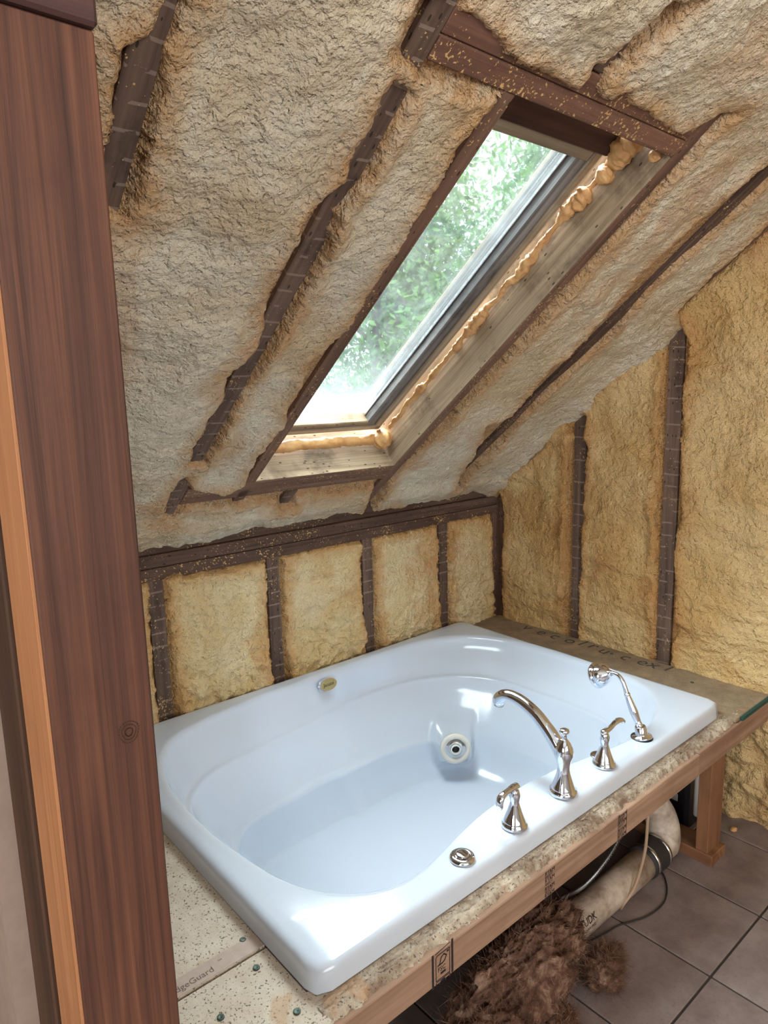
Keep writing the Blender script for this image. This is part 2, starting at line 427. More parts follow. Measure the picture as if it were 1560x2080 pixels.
def glass_mat():
    m, nt, B = newmat('dusty_hazy_glass'); nt.nodes.remove(B)
    out = nt.nodes['Material Output']
    tr = N(nt, 'ShaderNodeBsdfTransparent'); tr.inputs[0].default_value = (.93, .97, .97, 1)
    gl = N(nt, 'ShaderNodeBsdfGlossy'); gl.inputs['Roughness'].default_value = .02
    fr = N(nt, 'ShaderNodeFresnel'); fr.inputs[0].default_value = 1.45
    m1 = N(nt, 'ShaderNodeMixShader'); L(nt, math_(nt, 'MULTIPLY', fr.outputs[0], .7), m1.inputs[0]); L(nt, tr.outputs[0], m1.inputs[1]); L(nt, gl.outputs[0], m1.inputs[2])
    du = N(nt, 'ShaderNodeBsdfTranslucent'); du.inputs[0].default_value = (.9, .95, .95, 1)
    co = coords(nt); sep = nt.nodes.new('ShaderNodeSeparateXYZ'); L(nt, co, sep.inputs[0])
    dirt = ramp(nt, noise(nt, co, 18, 5, .7), [(.35, (.003,) * 3), (.7, (.014,) * 3)])
    low = ramp(nt, math_(nt, 'MULTIPLY_ADD', sep.outputs[1], 1.0, .5), [(.0, (.09,) * 3), (.10, (.015,) * 3), (.3, (0, 0, 0))])   # pale haze reflection painted in as translucency towards the lower rail
    f = math_(nt, 'MINIMUM', math_(nt, 'ADD', dirt, low), .8)
    m2 = N(nt, 'ShaderNodeMixShader'); L(nt, f, m2.inputs[0]); L(nt, m1.outputs[0], m2.inputs[1]); L(nt, du.outputs[0], m2.inputs[2])
    L(nt, m2.outputs[0], out.inputs[0]); return m
M_GLASS = glass_mat()
def clear_mat():
    m, nt, B = newmat('window_glass'); nt.nodes.remove(B)
    tr = N(nt, 'ShaderNodeBsdfTransparent'); L(nt, tr.outputs[0], nt.nodes['Material Output'].inputs[0]); return m
M_CLEAR = clear_mat()
def leaf_mat(name, c1, c2):
    m, nt, B = newmat(name); nt.nodes.remove(B)
    gi = nt.nodes.new('ShaderNodeNewGeometry'); c = ramp(nt, gi.outputs['Random Per Island'], [(0, c1), (1, c2)])
    d = N(nt, 'ShaderNodeBsdfDiffuse'); t = N(nt, 'ShaderNodeBsdfTranslucent'); L(nt, c, d.inputs[0]); L(nt, c, t.inputs[0])
    mx = N(nt, 'ShaderNodeMixShader'); mx.inputs[0].default_value = .5; L(nt, d.outputs[0], mx.inputs[1]); L(nt, t.outputs[0], mx.inputs[2])
    L(nt, mx.outputs[0], nt.nodes['Material Output'].inputs[0]); return m
M_LEAF = leaf_mat('leaf_green', srgb(54, 86, 46), srgb(102, 134, 74))
M_LEAF2 = leaf_mat('leaf_pale', srgb(66, 100, 64), srgb(118, 150, 98))

# ================================================================== structure
X_KNEE = [-1.555, -1.148, -.738, -.333]            # studs of the knee wall
Y_GABLE = [-.42, -.79, -1.195, -1.60, -2.0]        # studs of the gable wall
RAFTERS = {'a': -2.325, 'b': -1.925, 'c': -1.535, 'd': -1.3145, 'e': -.728, 'f': -.325}

# ---- floor
floor = boxw('floor', -4.6, .1, -4.3, .1, -.09, -.004, M_GROUT, None, 'x', 0)
tag(floor, 'brown ceramic tile floor with dark grout joints', 'floor', kind='structure')
TX, TY, TP = -.745, -1.332, .3025
tme = None
for i in range(-13, 4):
    for j in range(-10, 6):
        x0 = TX + i * TP; y0 = TY + j * TP
        if x0 < -4.6 or x0 > 0 or y0 < -4.3 or y0 > 0: continue
        c = (x0 + TP / 2, y0 + TP / 2, -.004)
        if tme is None:
            t = board('tile', c, (1, 0, 0), (0, 1, 0), (TP - .006, TP - .006, .008), M_TILE, floor, .0015); tme = t.data
        else:
            place(bpy.data.objects.new('tile', tme), floor, Matrix.Translation(c))

# ---- roof sheathing with the skylight hole
def roof_slab():
    V = []; Fc = []
    def slab(x0, x1, s0, s1, o0=.19, o1=.215):
        b = len(V)
        for o in (o0, o1):
            for x, s in ((x0, s0), (x1, s0), (x1, s1), (x0, s1)): V.append(RP(x, s, o))
        for f in ((0, 3, 2, 1), (4, 5, 6, 7), (0, 1, 5, 4), (1, 2, 6, 5), (2, 3, 7, 6), (3, 0, 4, 7)): Fc.append(tuple(b + k for k in f))
    hx0, hx1, hs0, hs1 = -1.31, -.735, .205, 1.46
    slab(-4.6, hx0, -.3, 3.0); slab(hx1, .1, -.3, 3.0); slab(hx0, hx1, -.3, hs0); slab(hx0, hx1, hs1, 3.0)
    return V, Fc
ceiling = mesh_obj('ceiling', *roof_slab(), M_OUTSIDE)
tag(ceiling, 'sloping attic ceiling of dark rafters filled with lumpy cream spray foam', 'ceiling', kind='structure')
UPS = (0, -CA, SA); NRM = (0, SA, CA)
def rafter(name, x, s0, s1, mat, w=.04, o0=0.0, o1=.19):
    return board(name, RP(x, (s0 + s1) / 2, (o0 + o1) / 2), UPS, (1, 0, 0), (s1 - s0, w, o1 - o0), mat, ceiling, .002)
for k, s0, s1, mt in (('a', -.1, 2.9, M_OLD), ('b', -.1, 2.9, M_OLD), ('c', -.1, 2.9, M_OLD)):
    rafter('rafter', RAFTERS[k], s0, s1, mt, .045)
rafter('rafter', RAFTERS['f'], -.1, 2.9, M_OLD2, .042)
rafter('rafter', -.03, -.1, 2.9, M_TRIM, .05)
for x in (-2.73, -3.14, -3.55, -3.96, -4.37): rafter('rafter', x, -.1, 2.9, M_OLD)
rafter('trimmer', RAFTERS['d'], .09, 1.445, M_TRIM, .038)
tr = rafter('trimmer', RAFTERS['e'], -.1, 2.9, M_TRIM, .042)
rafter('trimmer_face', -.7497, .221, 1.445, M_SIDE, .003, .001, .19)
rafter('jack_rafter', -1.145, 1.53, 2.9, M_OLD, .042)
rafter('jack_rafter', -1.125, -.1, .135, M_OLD, .045)
def header(name, s, x0, x1, mat, w=.038, o1=.19, o0=0.0):
    return board(name, RP((x0 + x1) / 2, s, (o0 + o1) / 2), (1, 0, 0), UPS, (x1 - x0, w, o1 - o0), mat, ceiling, .002)
header('header', 1.4655, -1.512, -.748, M_HEADER, .039, .19, -.003)
header('header', 1.506, -1.512, -.748, M_HEADER, .040)
header('sill_header', .2015, -1.512, -.748, M_TRIM, .038, .19, -.002)
header('sill_header', .1615, -1.512, -.748, M_TRIM, .040)
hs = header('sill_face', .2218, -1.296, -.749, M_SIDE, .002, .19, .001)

# ---- traced edges of the timber left bare by the foam (photo directions met with each surface)
def rpoly(px): return [on_roof(*p) for p in px]
def kpoly(px): return [tuple(on_y(*p)[[0, 2]]) for p in px]
def gpoly(px): return [tuple(on_x(*p)[[1, 2]]) for p in px]
PX_ROOF = [
    [(345, 0), (362, 0), (335, 60), (322, 95), (320, 165), (300, 240), (282, 320), (262, 400), (245, 425), (215, 400), (213, 320), (230, 265), (243, 170), (258, 98), (305, 85), (325, 50)],
    [(855, 0), (935, -10), (905, 68), (893, 85), (850, 138), (838, 120), (806, 98), (825, 60)],
    [(795, 160), (826, 183), (790, 250), (780, 275), (745, 345), (710, 380), (670, 425), (660, 480), (625, 565), (595, 618), (565, 665), (532, 712), (514, 748), (478, 820), (438, 892), (411, 934), (386, 934), (397, 896), (424, 851), (456, 811), (467, 757), (505, 719), (532, 685), (540, 655), (550, 580), (580, 530), (615, 450), (645, 410), (705, 360), (725, 295), (765, 240), (770, 205)],
    [(1055, 188), (1022, 185), (980, 235), (947, 275), (920, 320), (890, 380), (845, 440), (820, 490), (780, 550), (747, 609), (702, 676), (631, 735), (604, 797), (586, 824), (586, 851), (532, 910), (500, 976), (530, 985), (1060, 200)],
    [(850, 140), (893, 82), (905, 55), (935, 30), (975, 52), (1000, 85), (1040, 120), (1100, 152), (1170, 190), (1190, 160), (1205, 130), (1225, 140), (1205, 180), (1225, 205), (1265, 188), (1272, 212), (1330, 246), (1372, 276), (1400, 265), (1440, 238), (1470, 226), (1445, 252), (1410, 290), (1395, 316), (1330, 385), (1300, 300), (1047, 196)],
    [(1250, 92), (1300, 45), (1340, 0), (1360, 0), (1312, 55), (1262, 105), (1222, 142), (1205, 140)],
    [(1330, 350), (1405, 298), (1320, 395), (1178, 562), (1020, 735), (900, 862), (800, 962), (760, 1008), (735, 1035), (745, 1008), (790, 945)],
    [(1565, 318), (1470, 395), (1425, 440), (1355, 500), (1305, 555), (1245, 625), (1210, 658), (1192, 685), (1147, 721), (1120, 738), (1085, 785), (1039, 842), (988, 858), (985, 887), (963, 923), (918, 986), (930, 982), (968, 941), (1021, 892), (1057, 842), (1111, 784), (1174, 730), (1241, 672), (1310, 588), (1370, 530), (1475, 440), (1565, 352)],
    [(337, 1040), (352, 990), (370, 968), (380, 990), (400, 997), (451, 1001), (487, 986), (505, 974), (521, 975), (803, 946), (795, 968), (778, 980), (700, 992), (604, 1004), (456, 1017), (375, 1026), (348, 1044)],
    [(566, 1010), (596, 1005), (594, 1018), (572, 1020)],
    [(260, 1135), (365, 1113), (430, 1105), (505, 1078), (560, 1063), (590, 1073), (630, 1070), (641, 1086), (652, 1064), (720, 1058), (740, 1033), (780, 1023), (825, 1028), (880, 1013), (970, 1008), (1007, 992), (1060, 985), (1060, 1150), (260, 1300)],
    [(1575, 438), (1445, 553), (1378, 622), (1380, 634), (1450, 572), (1575, 460)],
]
POLY_ROOF = [rpoly(p) for p in PX_ROOF]
PX_KNEE = [
    [(303, 1182), (331, 1178), (336, 1250), (345, 1330), (352, 1400), (359, 1475), (325, 1480), (315, 1380), (308, 1280)],
    [(540, 1130), (567, 1127), (572, 1170), (575, 1250), (579, 1325), (583, 1395), (557, 1400), (552, 1350), (547, 1280), (540, 1200)],
    [(733, 1095), (755, 1088), (759, 1150), (762, 1225), (766, 1335), (745, 1340), (738, 1225), (733, 1165)],
    [(882, 1060), (907, 1056), (907, 1125), (909, 1200), (913, 1285), (897, 1290), (894, 1200), (888, 1150), (892, 1115)],
    [(280, 1183), (345, 1166), (362, 1158), (375, 1164), (470, 1150), (530, 1138), (570, 1128), (640, 1112), (725, 1096), (760, 1090), (830, 1076), (885, 1064), (905, 1060), (990, 1042), (1012, 1038), (1012, 960), (280, 1080)],
    [(997, 1040), (1030, 1030), (1030, 1250), (1001, 1245), (1000, 1120)],
]
POLY_KNEE = [kpoly(p) for p in PX_KNEE]
PX_GABLE = [
    [(1161, 869), (1170, 887), (1160, 923), (1158, 972), (1154, 1022), (1156, 1049), (1154, 1111), (1152, 1183), (1151, 1297), (1173, 1299), (1174, 1206), (1178, 1165), (1182, 1094), (1183, 1026), (1187, 959), (1192, 914), (1185, 887), (1190, 848), (1180, 845)],
    [(1354, 654), (1354, 735), (1349, 788), (1345, 905), (1347, 923), (1342, 1004), (1338, 1076), (1336, 1161), (1338, 1206), (1335, 1273), (1335, 1350), (1367, 1360), (1362, 1318), (1376, 1273), (1367, 1264), (1371, 1183), (1367, 1129), (1374, 1076), (1383, 1049), (1378, 959), (1383, 869), (1383, 788), (1394, 748), (1396, 699), (1380, 658), (1372, 648)],
    [(985, 1040), (1018, 1005), (1022, 1040), (1020, 1150), (1021, 1246), (985, 1250)],
    [(1190, 812), (1185, 800), (1258, 738), (1262, 748)],
    [(1010, 972), (1016, 962), (1100, 895), (1108, 902), (1060, 945)],
]
POLY_GABLE = [gpoly(p) for p in PX_GABLE]

def foam_sheet(parent, mat, gx, gy, polys, to_world, cell_of, keep, amp=.022, seed=1, lump=1.0, name='spray_foam', extra=None, warp_edge=.007):
    """height field over (gx, gy): foam swells between the bare timbers; split into one mesh per bay"""
    X, Y = np.meshgrid(gx, gy, indexing='ij')
    d = sdf(X, Y, polys)
    d = d + warp_edge * fbm(X, Y, 26, 3, seed + 40) + .003 * fbm(X, Y, 90, 2, seed + 47)
    spk = sstep((fbm(X, Y, 5.5, 2, seed + 61) - .02) / .35)
    d = d + spk * .019 * gnoise(X * 120, Y * 120, seed + 71) * np.exp(-((d + .006) / .016) ** 2)
    wx = X + .02 * fbm(X, Y, 9, 2, seed + 5); wy = Y + .02 * fbm(X, Y, 9, 2, seed + 9)
    big = fbm(wx, wy, 4.0, 3, seed); mid = fbm(wx, wy, 14, 3, seed + 11); fine = fbm(wx, wy, 48, 3, seed + 21)
    ridge = 1 - np.abs(fbm(wx * 1.0, wy * 1.6, 17, 3, seed + 31)) * 2
    lip = .009 * np.exp(-((d - .022) / .018) ** 2) * (.4 + np.clip(fbm(X, Y, 5, 2, seed + 51) * 2, 0, 1.4))
    rise = sstep((d + .002) / (.010 + .012 * np.clip(big + .5, 0, 1) * (1 - .6 * spk)))
    h = -.014 + (.014 + amp * (.55 + .8 * big)) * rise + lip + lump * rise * (.0065 * mid + .0045 * ridge * np.clip(.5 + big, 0, 1) + .0030 * fine)
    slow = sstep(d / .16); h = h + amp * .8 * slow * (big * .8 + .25)
    if extra is not None: h = h + extra(X, Y, d)
    edge = np.clip(1 - d / (.055 + .05 * np.clip(fbm(X, Y, 4, 2, seed + 81) * 2, 0, 1)), 0, 1)
    nx, ny = X.shape
    P = to_world(X, Y, h).reshape(-1, 3)
    idx = np.arange(nx * ny).reshape(nx, ny)
    q = np.stack([idx[:-1, :-1], idx[1:, :-1], idx[1:, 1:], idx[:-1, 1:]], -1).reshape(-1, 4)
    cx = .25 * (X[:-1, :-1] + X[1:, :-1] + X[1:, 1:] + X[:-1, 1:]).ravel(); cy = .25 * (Y[:-1, :-1] + Y[1:, :-1] + Y[1:, 1:] + Y[:-1, 1:]).ravel()
    k = keep(cx, cy); q = q[k]; cell = cell_of(cx[k], cy[k]); ef = edge.ravel()
    for cid in np.unique(cell):
        qq = q[cell == cid]; u, inv = np.unique(qq, return_inverse=True)
        o = mesh_np(name, P[u], inv.reshape(-1, 4), mat, parent)
        a = o.data.attributes.new('edge', 'FLOAT', 'POINT'); a.data.foreach_set('value', ef[u].astype(np.float32))
def mesh_np(name, V, Q, mat, parent):
    me = bpy.data.meshes.new(name); n = len(Q)
    me.vertices.add(len(V)); me.vertices.foreach_set('co', V.astype(np.float32).ravel())
    me.loops.add(n * 4); me.loops.foreach_set('vertex_index', Q.astype(np.int32).ravel())
    me.polygons.add(n); me.polygons.foreach_set('loop_start', np.arange(0, n * 4, 4, dtype=np.int32))
    me.polygons.foreach_set('use_smooth', np.ones(n, bool))
    me.update(calc_edges=True); me.validate(); me.materials.append(mat)
    return place(bpy.data.objects.new(name, me), parent)

def roof_world(X, Sv, h): return np.stack([X, -Sv * CA - h * SA, H0 + Sv * SA - h * CA], -1)
RX = np.array([-9, -2.325, -1.925, -1.535, -1.3145, -.728, -.325, 9])
def roof_cell(x, s):
    b = np.digitize(x, RX); up = (s > .9)
    return np.where((x > -1.3145) & (x < -.728), b * 10 + up * 1 + ((x > -1.145) & up) * 2, b * 10)
def roof_keep(x, s):
    return ~((x > -1.322) & (x < -.728) & (s > .17) & (s < 1.475))
def roof_extra(X, Sv, d):
    e = .016 * np.exp(-((X + 1.66) / .09) ** 2) * sstep(d / .03) * sstep((Sv - .3) / .3)     # thick lip beside the third rafter
    e = e + .030 * np.exp(-((X - .0) / .07) ** 2) * sstep(d / .03)                              # thick fillet along the gable
    e = e + .03 * sstep((Sv - 1.5) / .15) * sstep((X + 1.5) / .2) * sstep(d / .05)
    e = e + .02 * sstep((.10 - Sv) / .08) * sstep(d / .02)
    return e
foam_sheet(ceiling, M_FOAM_ROOF, np.arange(-2.33, .03, .0043), np.arange(-.12, 1.97, .0043), POLY_ROOF, roof_world, roof_cell, roof_keep, amp=.016, seed=3, extra=roof_extra)
foam_sheet(ceiling, M_FOAM_ROOF, np.arange(-4.6, -2.3, .03), np.arange(-.12, 2.95, .03), [], roof_world, lambda x, s: np.zeros(len(x)), lambda x, s: x < 9, amp=-.02, seed=5)
foam_sheet(ceiling, M_FOAM_ROOF, np.arange(-2.33, .05, .03), np.arange(1.96, 2.95, .03), [], roof_world, lambda x, s: np.zeros(len(x)), lambda x, s: x < 9, amp=-.005, seed=6)

# ---- knee wall behind the tub
wall_back = boxw('wall_back', -4.6, .1, .10, .13, -.05, 1.1, M_OUTSIDE, None, 'x', 0)
tag(wall_back, 'low knee wall of dark studs packed with cream spray foam behind the tub', 'wall', kind='structure')
for x in X_KNEE + [-1.96, -2.36]: boxw('stud', x - .024, x + .024, .0, .09, 0, .932, M_OLD, wall_back, 'z')
boxw('corner_stud', -.032, .04, .0, .09, 0, .932, M_TRIM, wall_back, 'z')
boxw('top_plate', -4.6, .04, -.002, .09, .931, .969, M_OLD2, wall_back, 'x')
boxw('top_plate', -4.6, .04, .001, .09, .970, 1.008, M_OLD2, wall_back, 'x')
boxw('blocking', -4.6, .04, .012, .05, 1.009, 1.12, M_OLD2, wall_back, 'x')
KX = np.array([-9] + [-1.96] + X_KNEE + [9])
def knee_extra(X, Z, d):
    low = sstep((.62 - Z) / .12) * sstep((-.9 - X) / .3)
    return low * sstep(d / .02) * (.016 + .03 * fbm(X, Z, 11, 3, 77)) + .012 * sstep(d / .03) * (1 - 2.4 * np.abs(fbm(X, Z, 20, 3, 79))) * sstep((.75 - Z) / .2)
foam_sheet(wall_back, M_FOAM_KNEE, np.arange(-2.2, .0, .0043), np.arange(.36, .99, .0043), POLY_KNEE, lambda X, Z, h: np.stack([X, -h, Z], -1),
           lambda x, z: np.digitize(x, KX), lambda x, z: x < 9, amp=.012, seed=13, lump=1.7, warp_edge=.011, extra=knee_extra)
foam_sheet(wall_back, M_FOAM_KNEE, np.arange(-4.6, .0, .03), np.arange(.0, .38, .03), [], lambda X, Z, h: np.stack([X, -h, Z], -1),
           lambda x, z: np.zeros(len(x)), lambda x, z: x < 9, amp=.0, seed=14)

# ---- gable wall
gp = [(.10, -.05), (.10, H0 - .10 * SA / CA + .24), (-2.95 * CA + .13, H0 + 2.95 * SA + .15), (-4.3, 2.8), (-4.3, -.05)]
wall_right = mesh_obj('wall_right', [(x, y, z) for x in (.10, .13) for y, z in gp], [(0, 1, 2, 3, 4), (9, 8, 7, 6, 5)] + [(k, k + 5, (k + 1) % 5 + 5, (k + 1) % 5) for k in range(5)], M_OUTSIDE)
tag(wall_right, 'tall gable wall of dark studs filled with golden spray foam beside the tub', 'wall', kind='structure')
for y in Y_GABLE: boxw('stud', .0, .09, y - .027, y + .027, 0, H0 - y * SA / CA + .02, M_OLD, wall_right, 'z')
boxw('corner_stud', .0, .09, -.045, .0, 0, 1.1, M_TRIM, wall_right, 'z')
GY = np.array([-9, -2.0, -1.6, -1.195, -.79, -.42, 9])
def gable_extra(Y, Z, d):
    top = H0 - Y * SA / CA - Z
    e = .020 * np.exp(-(top / .07) ** 2) * sstep(d / .02)
    e = e + sstep((.45 - Z) / .1) * (.012 + .03 * fbm(Y, Z, 9, 3, 88))
    band = fbm(Y * .5, Z * 1.6, 6.5, 3, 91)
    return e + .010 * np.clip(band * 2, -.6, 1) * sstep(d / .04)
foam_sheet(wall_right, M_FOAM_GABLE, np.arange(-1.75, .0, .0046), np.arange(.0, 2.45, .0046), POLY_GABLE, lambda Y, Z, h: np.stack([-h, Y, Z], -1),
           lambda y, z: np.digitize(y, GY), lambda y, z: z < H0 - y * SA / CA + .03, amp=.014, seed=23, lump=1.1, extra=gable_extra)
foam_sheet(wall_right, M_FOAM_GABLE, np.arange(-4.3, -1.74, .03), np.arange(.0, 2.95, .03), [], lambda Y, Z, h: np.stack([-h, Y, Z], -1),
           lambda x, z: np.zeros(len(x)), lambda x, z: x < 9, amp=.0, seed=24)

# ---- the rest of the room, behind the camera, with the windows that light it
def wall_with_hole(name, plane, c, a0, a1, b0, b1, ha0, ha1, hb0, hb1, label):
    V = []; Fc = []
    for (p0, p1, q0, q1) in ((a0, ha0, b0, b1), (ha1, a1, b0, b1), (ha0, ha1, b0, hb0), (ha0, ha1, hb1, b1)):
        b = len(V)
        for t in (c, c - .1):
            for p, q in ((p0, q0), (p1, q0), (p1, q1), (p0, q1)): V.append((p, t, q) if plane == 'y' else (t, p, q))
        for f in ((0, 1, 2, 3), (7, 6, 5, 4), (0, 4, 5, 1), (1, 5, 6, 2), (2, 6, 7, 3), (3, 7, 4, 0)): Fc.append(tuple(b + k for k in f))
    return tag(mesh_obj(name, V, Fc, M_PLASTER), label, 'wall', kind='structure')
wall_with_hole('wall_front', 'y', -4.2, -4.7, .1, -.05, 2.95, -3.4, -1.2, 1.1, 2.4, 'plastered dormer wall facing the tub with a wide window')
wall_with_hole('wall_side', 'x', -4.6, -4.3, .1, -.05, 3.2, -3.25, -1.95, .9, 2.1, 'plastered end wall with a window opposite the gable')
RZ = H0 + 2.95 * SA; RY = -2.95 * CA
tag(mesh_obj('ceiling_dormer', [(-4.7, RY - .02, RZ + .02), (.1, RY - .02, RZ + .02), (.1, -4.3, 2.75), (-4.7, -4.3, 2.75), (-4.7, RY - .02, RZ + .06), (.1, RY - .02, RZ + .06), (.1, -4.3, 2.79), (-4.7, -4.3, 2.79)],
         [(0, 1, 2, 3), (7, 6, 5, 4), (0, 4, 5, 1), (1, 5, 6, 2), (2, 6, 7, 3), (3, 7, 4, 0)], M_PLASTER), 'plain dormer ceiling from the ridge to the front wall', 'ceiling', kind='structure')
for nm, pl, cc, p0, p1, q0, q1, lb in (('window_2', 'y', -4.25, -3.4, -1.2, 1.1, 2.4, 'wide dormer window in the front wall'), ('window_3', 'x', -4.65, -3.25, -1.95, .9, 2.1, 'window in the plastered end wall')):
    w = thing(nm, lb, 'window', ((p0 + p1) / 2, cc, q0) if pl == 'y' else (cc, (p0 + p1) / 2, q0), kind='structure')
    for (r0, r1, t0, t1) in ((p0, p1, q0, q0 + .05), (p0, p1, q1 - .05, q1), (p0, p0 + .05, q0, q1), (p1 - .05, p1, q0, q1), ((p0 + p1) / 2 - .02, (p0 + p1) / 2 + .02, q0, q1)):
        if pl == 'y': boxw('window_frame', r0, r1, cc - .03, cc + .03, t0, t1, M_WHITE, w, 'x')
        else: boxw('window_frame', cc - .03, cc + .03, r0, r1, t0, t1, M_WHITE, w, 'y')

# ---- partition end at the left: timber post, stud and drywall
wall_left = boxw('wall_left', -2.222, -2.1985, -1.1795, .0, 0, 1.98, M_DRYWALL, None, 'z', 0)
tag(wall_left, 'grey drywall partition edge at the far left beside the post', 'wall', kind='structure')
boxw('stud', -2.2, -2.16, -1.268, -1.18, 0, 1.76, M_STUDDARK, wall_left, 'z')
post = thing('timber_post', 'tall reddish-brown stained timber post standing in the left foreground', 'post', (-2.15, -1.315, 0))
boxw('shaft', -2.1935, -2.1045, -1.36, -1.2745, 0, 1.762, M_POST, post, 'z', .0015)
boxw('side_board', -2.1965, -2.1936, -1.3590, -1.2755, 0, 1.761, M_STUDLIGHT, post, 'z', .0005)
kp = on_y(262, 1487, -1.3603)
strokes('knot', [[(a * math.cos(w) * (1 + .08 * math.sin(3 * w)), a * 1.15 * math.sin(w)) for w in np.linspace(0, 2 * math.pi, 25)] for a in (.0035, .0065, .0092)], axes_matrix(kp, (1, 0, 0), (0, 0, 1)), M_STUDDARK, post, .0009)
tag(boxw('header_beam', -2.62, -2.1025, -1.366, -1.275, 1.763, 1.96, M_POSTDARK, None, 'x', .003), 'dark beam resting on top of the reddish-brown post', 'beam')

# ================================================================== skylight
O1 = .12; OG = .162
win = thing('window_1', 'long narrow roof window with weathered timber sash and dusty glass', 'window', RP(-1.022, .77, .14), kind='structure')
xl, xr, sb, st = -1.262, -.786, .274, 1.418
def rail(name, x0, x1, s0, s1, o0, o1, mat, along='s', bevel=.003):
    c = RP((x0 + x1) / 2, (s0 + s1) / 2, (o0 + o1) / 2)
    if along == 's': return board(name, c, UPS, (1, 0, 0), (s1 - s0, x1 - x0, o1 - o0), mat, win, bevel)
    return board(name, c, (1, 0, 0), UPS, (x1 - x0, s1 - s0, o1 - o0), mat, win, bevel)
for (x0, x1) in ((xr - .030, xr), (xl, xl + .030)):
    rail('frame_stile', x0, x1, sb, st, O1, .23, M_SASHLIGHT)
rail('frame_rail', xl, xr, sb, sb + .022, O1, .23, M_SASHLIGHT, 'x')
rail('frame_rail', xl, xr, st - .065, st, O1 - .012, .23, M_DARKWOOD, 'x')
for (x0, x1) in ((-.856, -.818), (-1.230, -1.192)):
    rail('sash_stile', x0, x1, sb + .024, st - .067, O1 + .004, .19, M_GREYWOOD)
rail('sash_rail', -1.230, -.818, sb + .0235, .316, O1 + .005, .19, M_SIDE, 'x')
rail('sash_rail', -1.230, -.818, 1.322, st - .067, O1 + .002, .19, M_SASHLIGHT, 'x')
for x in (-.8585, -1.1895): rail('glazing_bead', x - .0025, x + .0025, .316, 1.322, OG - .012, OG - .002, M_CHROMED)
pane = board('pane', RP(-1.024, .818, OG + .002), (1, 0, 0), UPS, (.36, 1.01, .004), M_GLASS, win, 0)
def lumpy(name, pts, rad, mat, parent, seed, n=18, sub=7, amp=.45, fr=60):
    path = catmull(pts, sub); t = np.linspace(0, len(rad) - 1, len(path)); r = np.interp(t, range(len(rad)), rad)
    V, Fc = tube_data(path, r, n); V = np.array(V); C = np.repeat(path, n, 0)
    dlt = V - C; k = len(V)
    ang = np.tile(np.arange(n) / n * 2 * math.pi, len(path)); ln = np.repeat(np.cumsum(np.r_[0, np.linalg.norm(np.diff(path, axis=0), axis=1)]), n)
    f = 1 + amp * (fbm(ln * fr + seed, np.cos(ang) * 1.2 + seed, 1, 3, seed) + .6 * fbm(ln * fr * 2.5, np.sin(ang) * 2 + seed * 3, 1, 2, seed + 5))
    return mesh_obj(name, C + dlt * f[:, None], Fc, mat, parent, smooth=True)
# gap filler foam: along the right stile, the sill and the upper corner
sr = np.linspace(.30, 1.36, 27); rr = random.Random(3)
rad = [(.005 + .007 * rr.random() ** 1.5) for _ in sr]
for i in (5, 12, 13, 18, 22, 23): rad[i] = .0135 + .004 * rr.random()
lumpy('foam_bead', [RP(-.768 + .006 * (rr.random() - .5), s, .104 + .010 * (rr.random() - .5)) for s in sr], rad, M_BEAD, win, 2, amp=.75)
lumpy('foam_bead', [RP(x, .249 + .004 * (rr.random() - .5), .098 + .006 * (rr.random() - .5)) for x in np.linspace(-1.29, -.80, 12)], [.016 + .004 * rr.random() for _ in range(12)], M_BEAD, win, 4, amp=.25, fr=25)
def blob(name, c, r, mat, parent, seed, amp=.35, sub=4, sc=(1, 1, 1)):
    bm = bmesh.new(); bmesh.ops.create_icosphere(bm, subdivisions=sub, radius=1)
    P = np.array([v.co[:] for v in bm.verts])
    f = 1 + amp * (fbm(P[:, 0] * 1.3 + P[:, 2], P[:, 1] * 1.3 - P[:, 2] * .7 + seed, 1.1, 4, seed))
    for v, p, k in zip(bm.verts, P, f): v.co = Vector(p * k * r * np.array(sc)) + Vector(c)
    return bm_obj(name, bm, mat, parent, smooth=True)
for i, (x, s, o, r) in enumerate(((-.782, .262, .088, .034), (-.79, 1.395, .085, .030), (-.775, 1.372, .088, .026), (-.80, 1.415, .075, .028), (-.765, 1.32, .095, .022), (-.757, 1.425, .03, .014), (-.77, 1.255, .1, .022), (-.768, 1.235, .098, .02))):
    blob('foam_lump', RP(x, s, o), r, M_BEAD, win, 11 + i)

# ================================================================== bathtub
TC = np.array([-1.03, -.57]); NT = 240
TH = np.linspace(-math.pi, math.pi, NT, endpoint=False)
def radial(pts, sm=2.2):
    p = np.array(pts, float) - TC; a = np.arctan2(p[:, 1], p[:, 0]); r = np.hypot(p[:, 0], p[:, 1]); o = np.argsort(a); a = a[o]; r = r[o]
    R = np.interp(TH, np.r_[a - 2 * math.pi, a, a + 2 * math.pi], np.r_[r, r, r])
    if sm:
        k = np.exp(-.5 * (np.arange(-12, 13) / sm) ** 2); k /= k.sum()
        R = np.convolve(np.r_[R[-12:], R, R[:12]], k, 'valid')
    return R
def rrect(x0, x1, y0, y1, r):
    P = []
    for cx, cy, a0 in ((x1 - r, y1 - r, 0), (x0 + r, y1 - r, 90), (x0 + r, y0 + r, 180), (x1 - r, y0 + r, 270)):
        for k in range(25):
            w = math.radians(a0 + 90 * k / 24); P.append((cx + r * math.cos(w), cy + r * math.sin(w)))
    Q = []
    for a, b in zip(P, P[1:] + P[:1]):
        for t in np.linspace(0, 1, 30, endpoint=False): Q.append((a[0] + (b[0] - a[0]) * t, a[1] + (b[1] - a[1]) * t))
    return Q
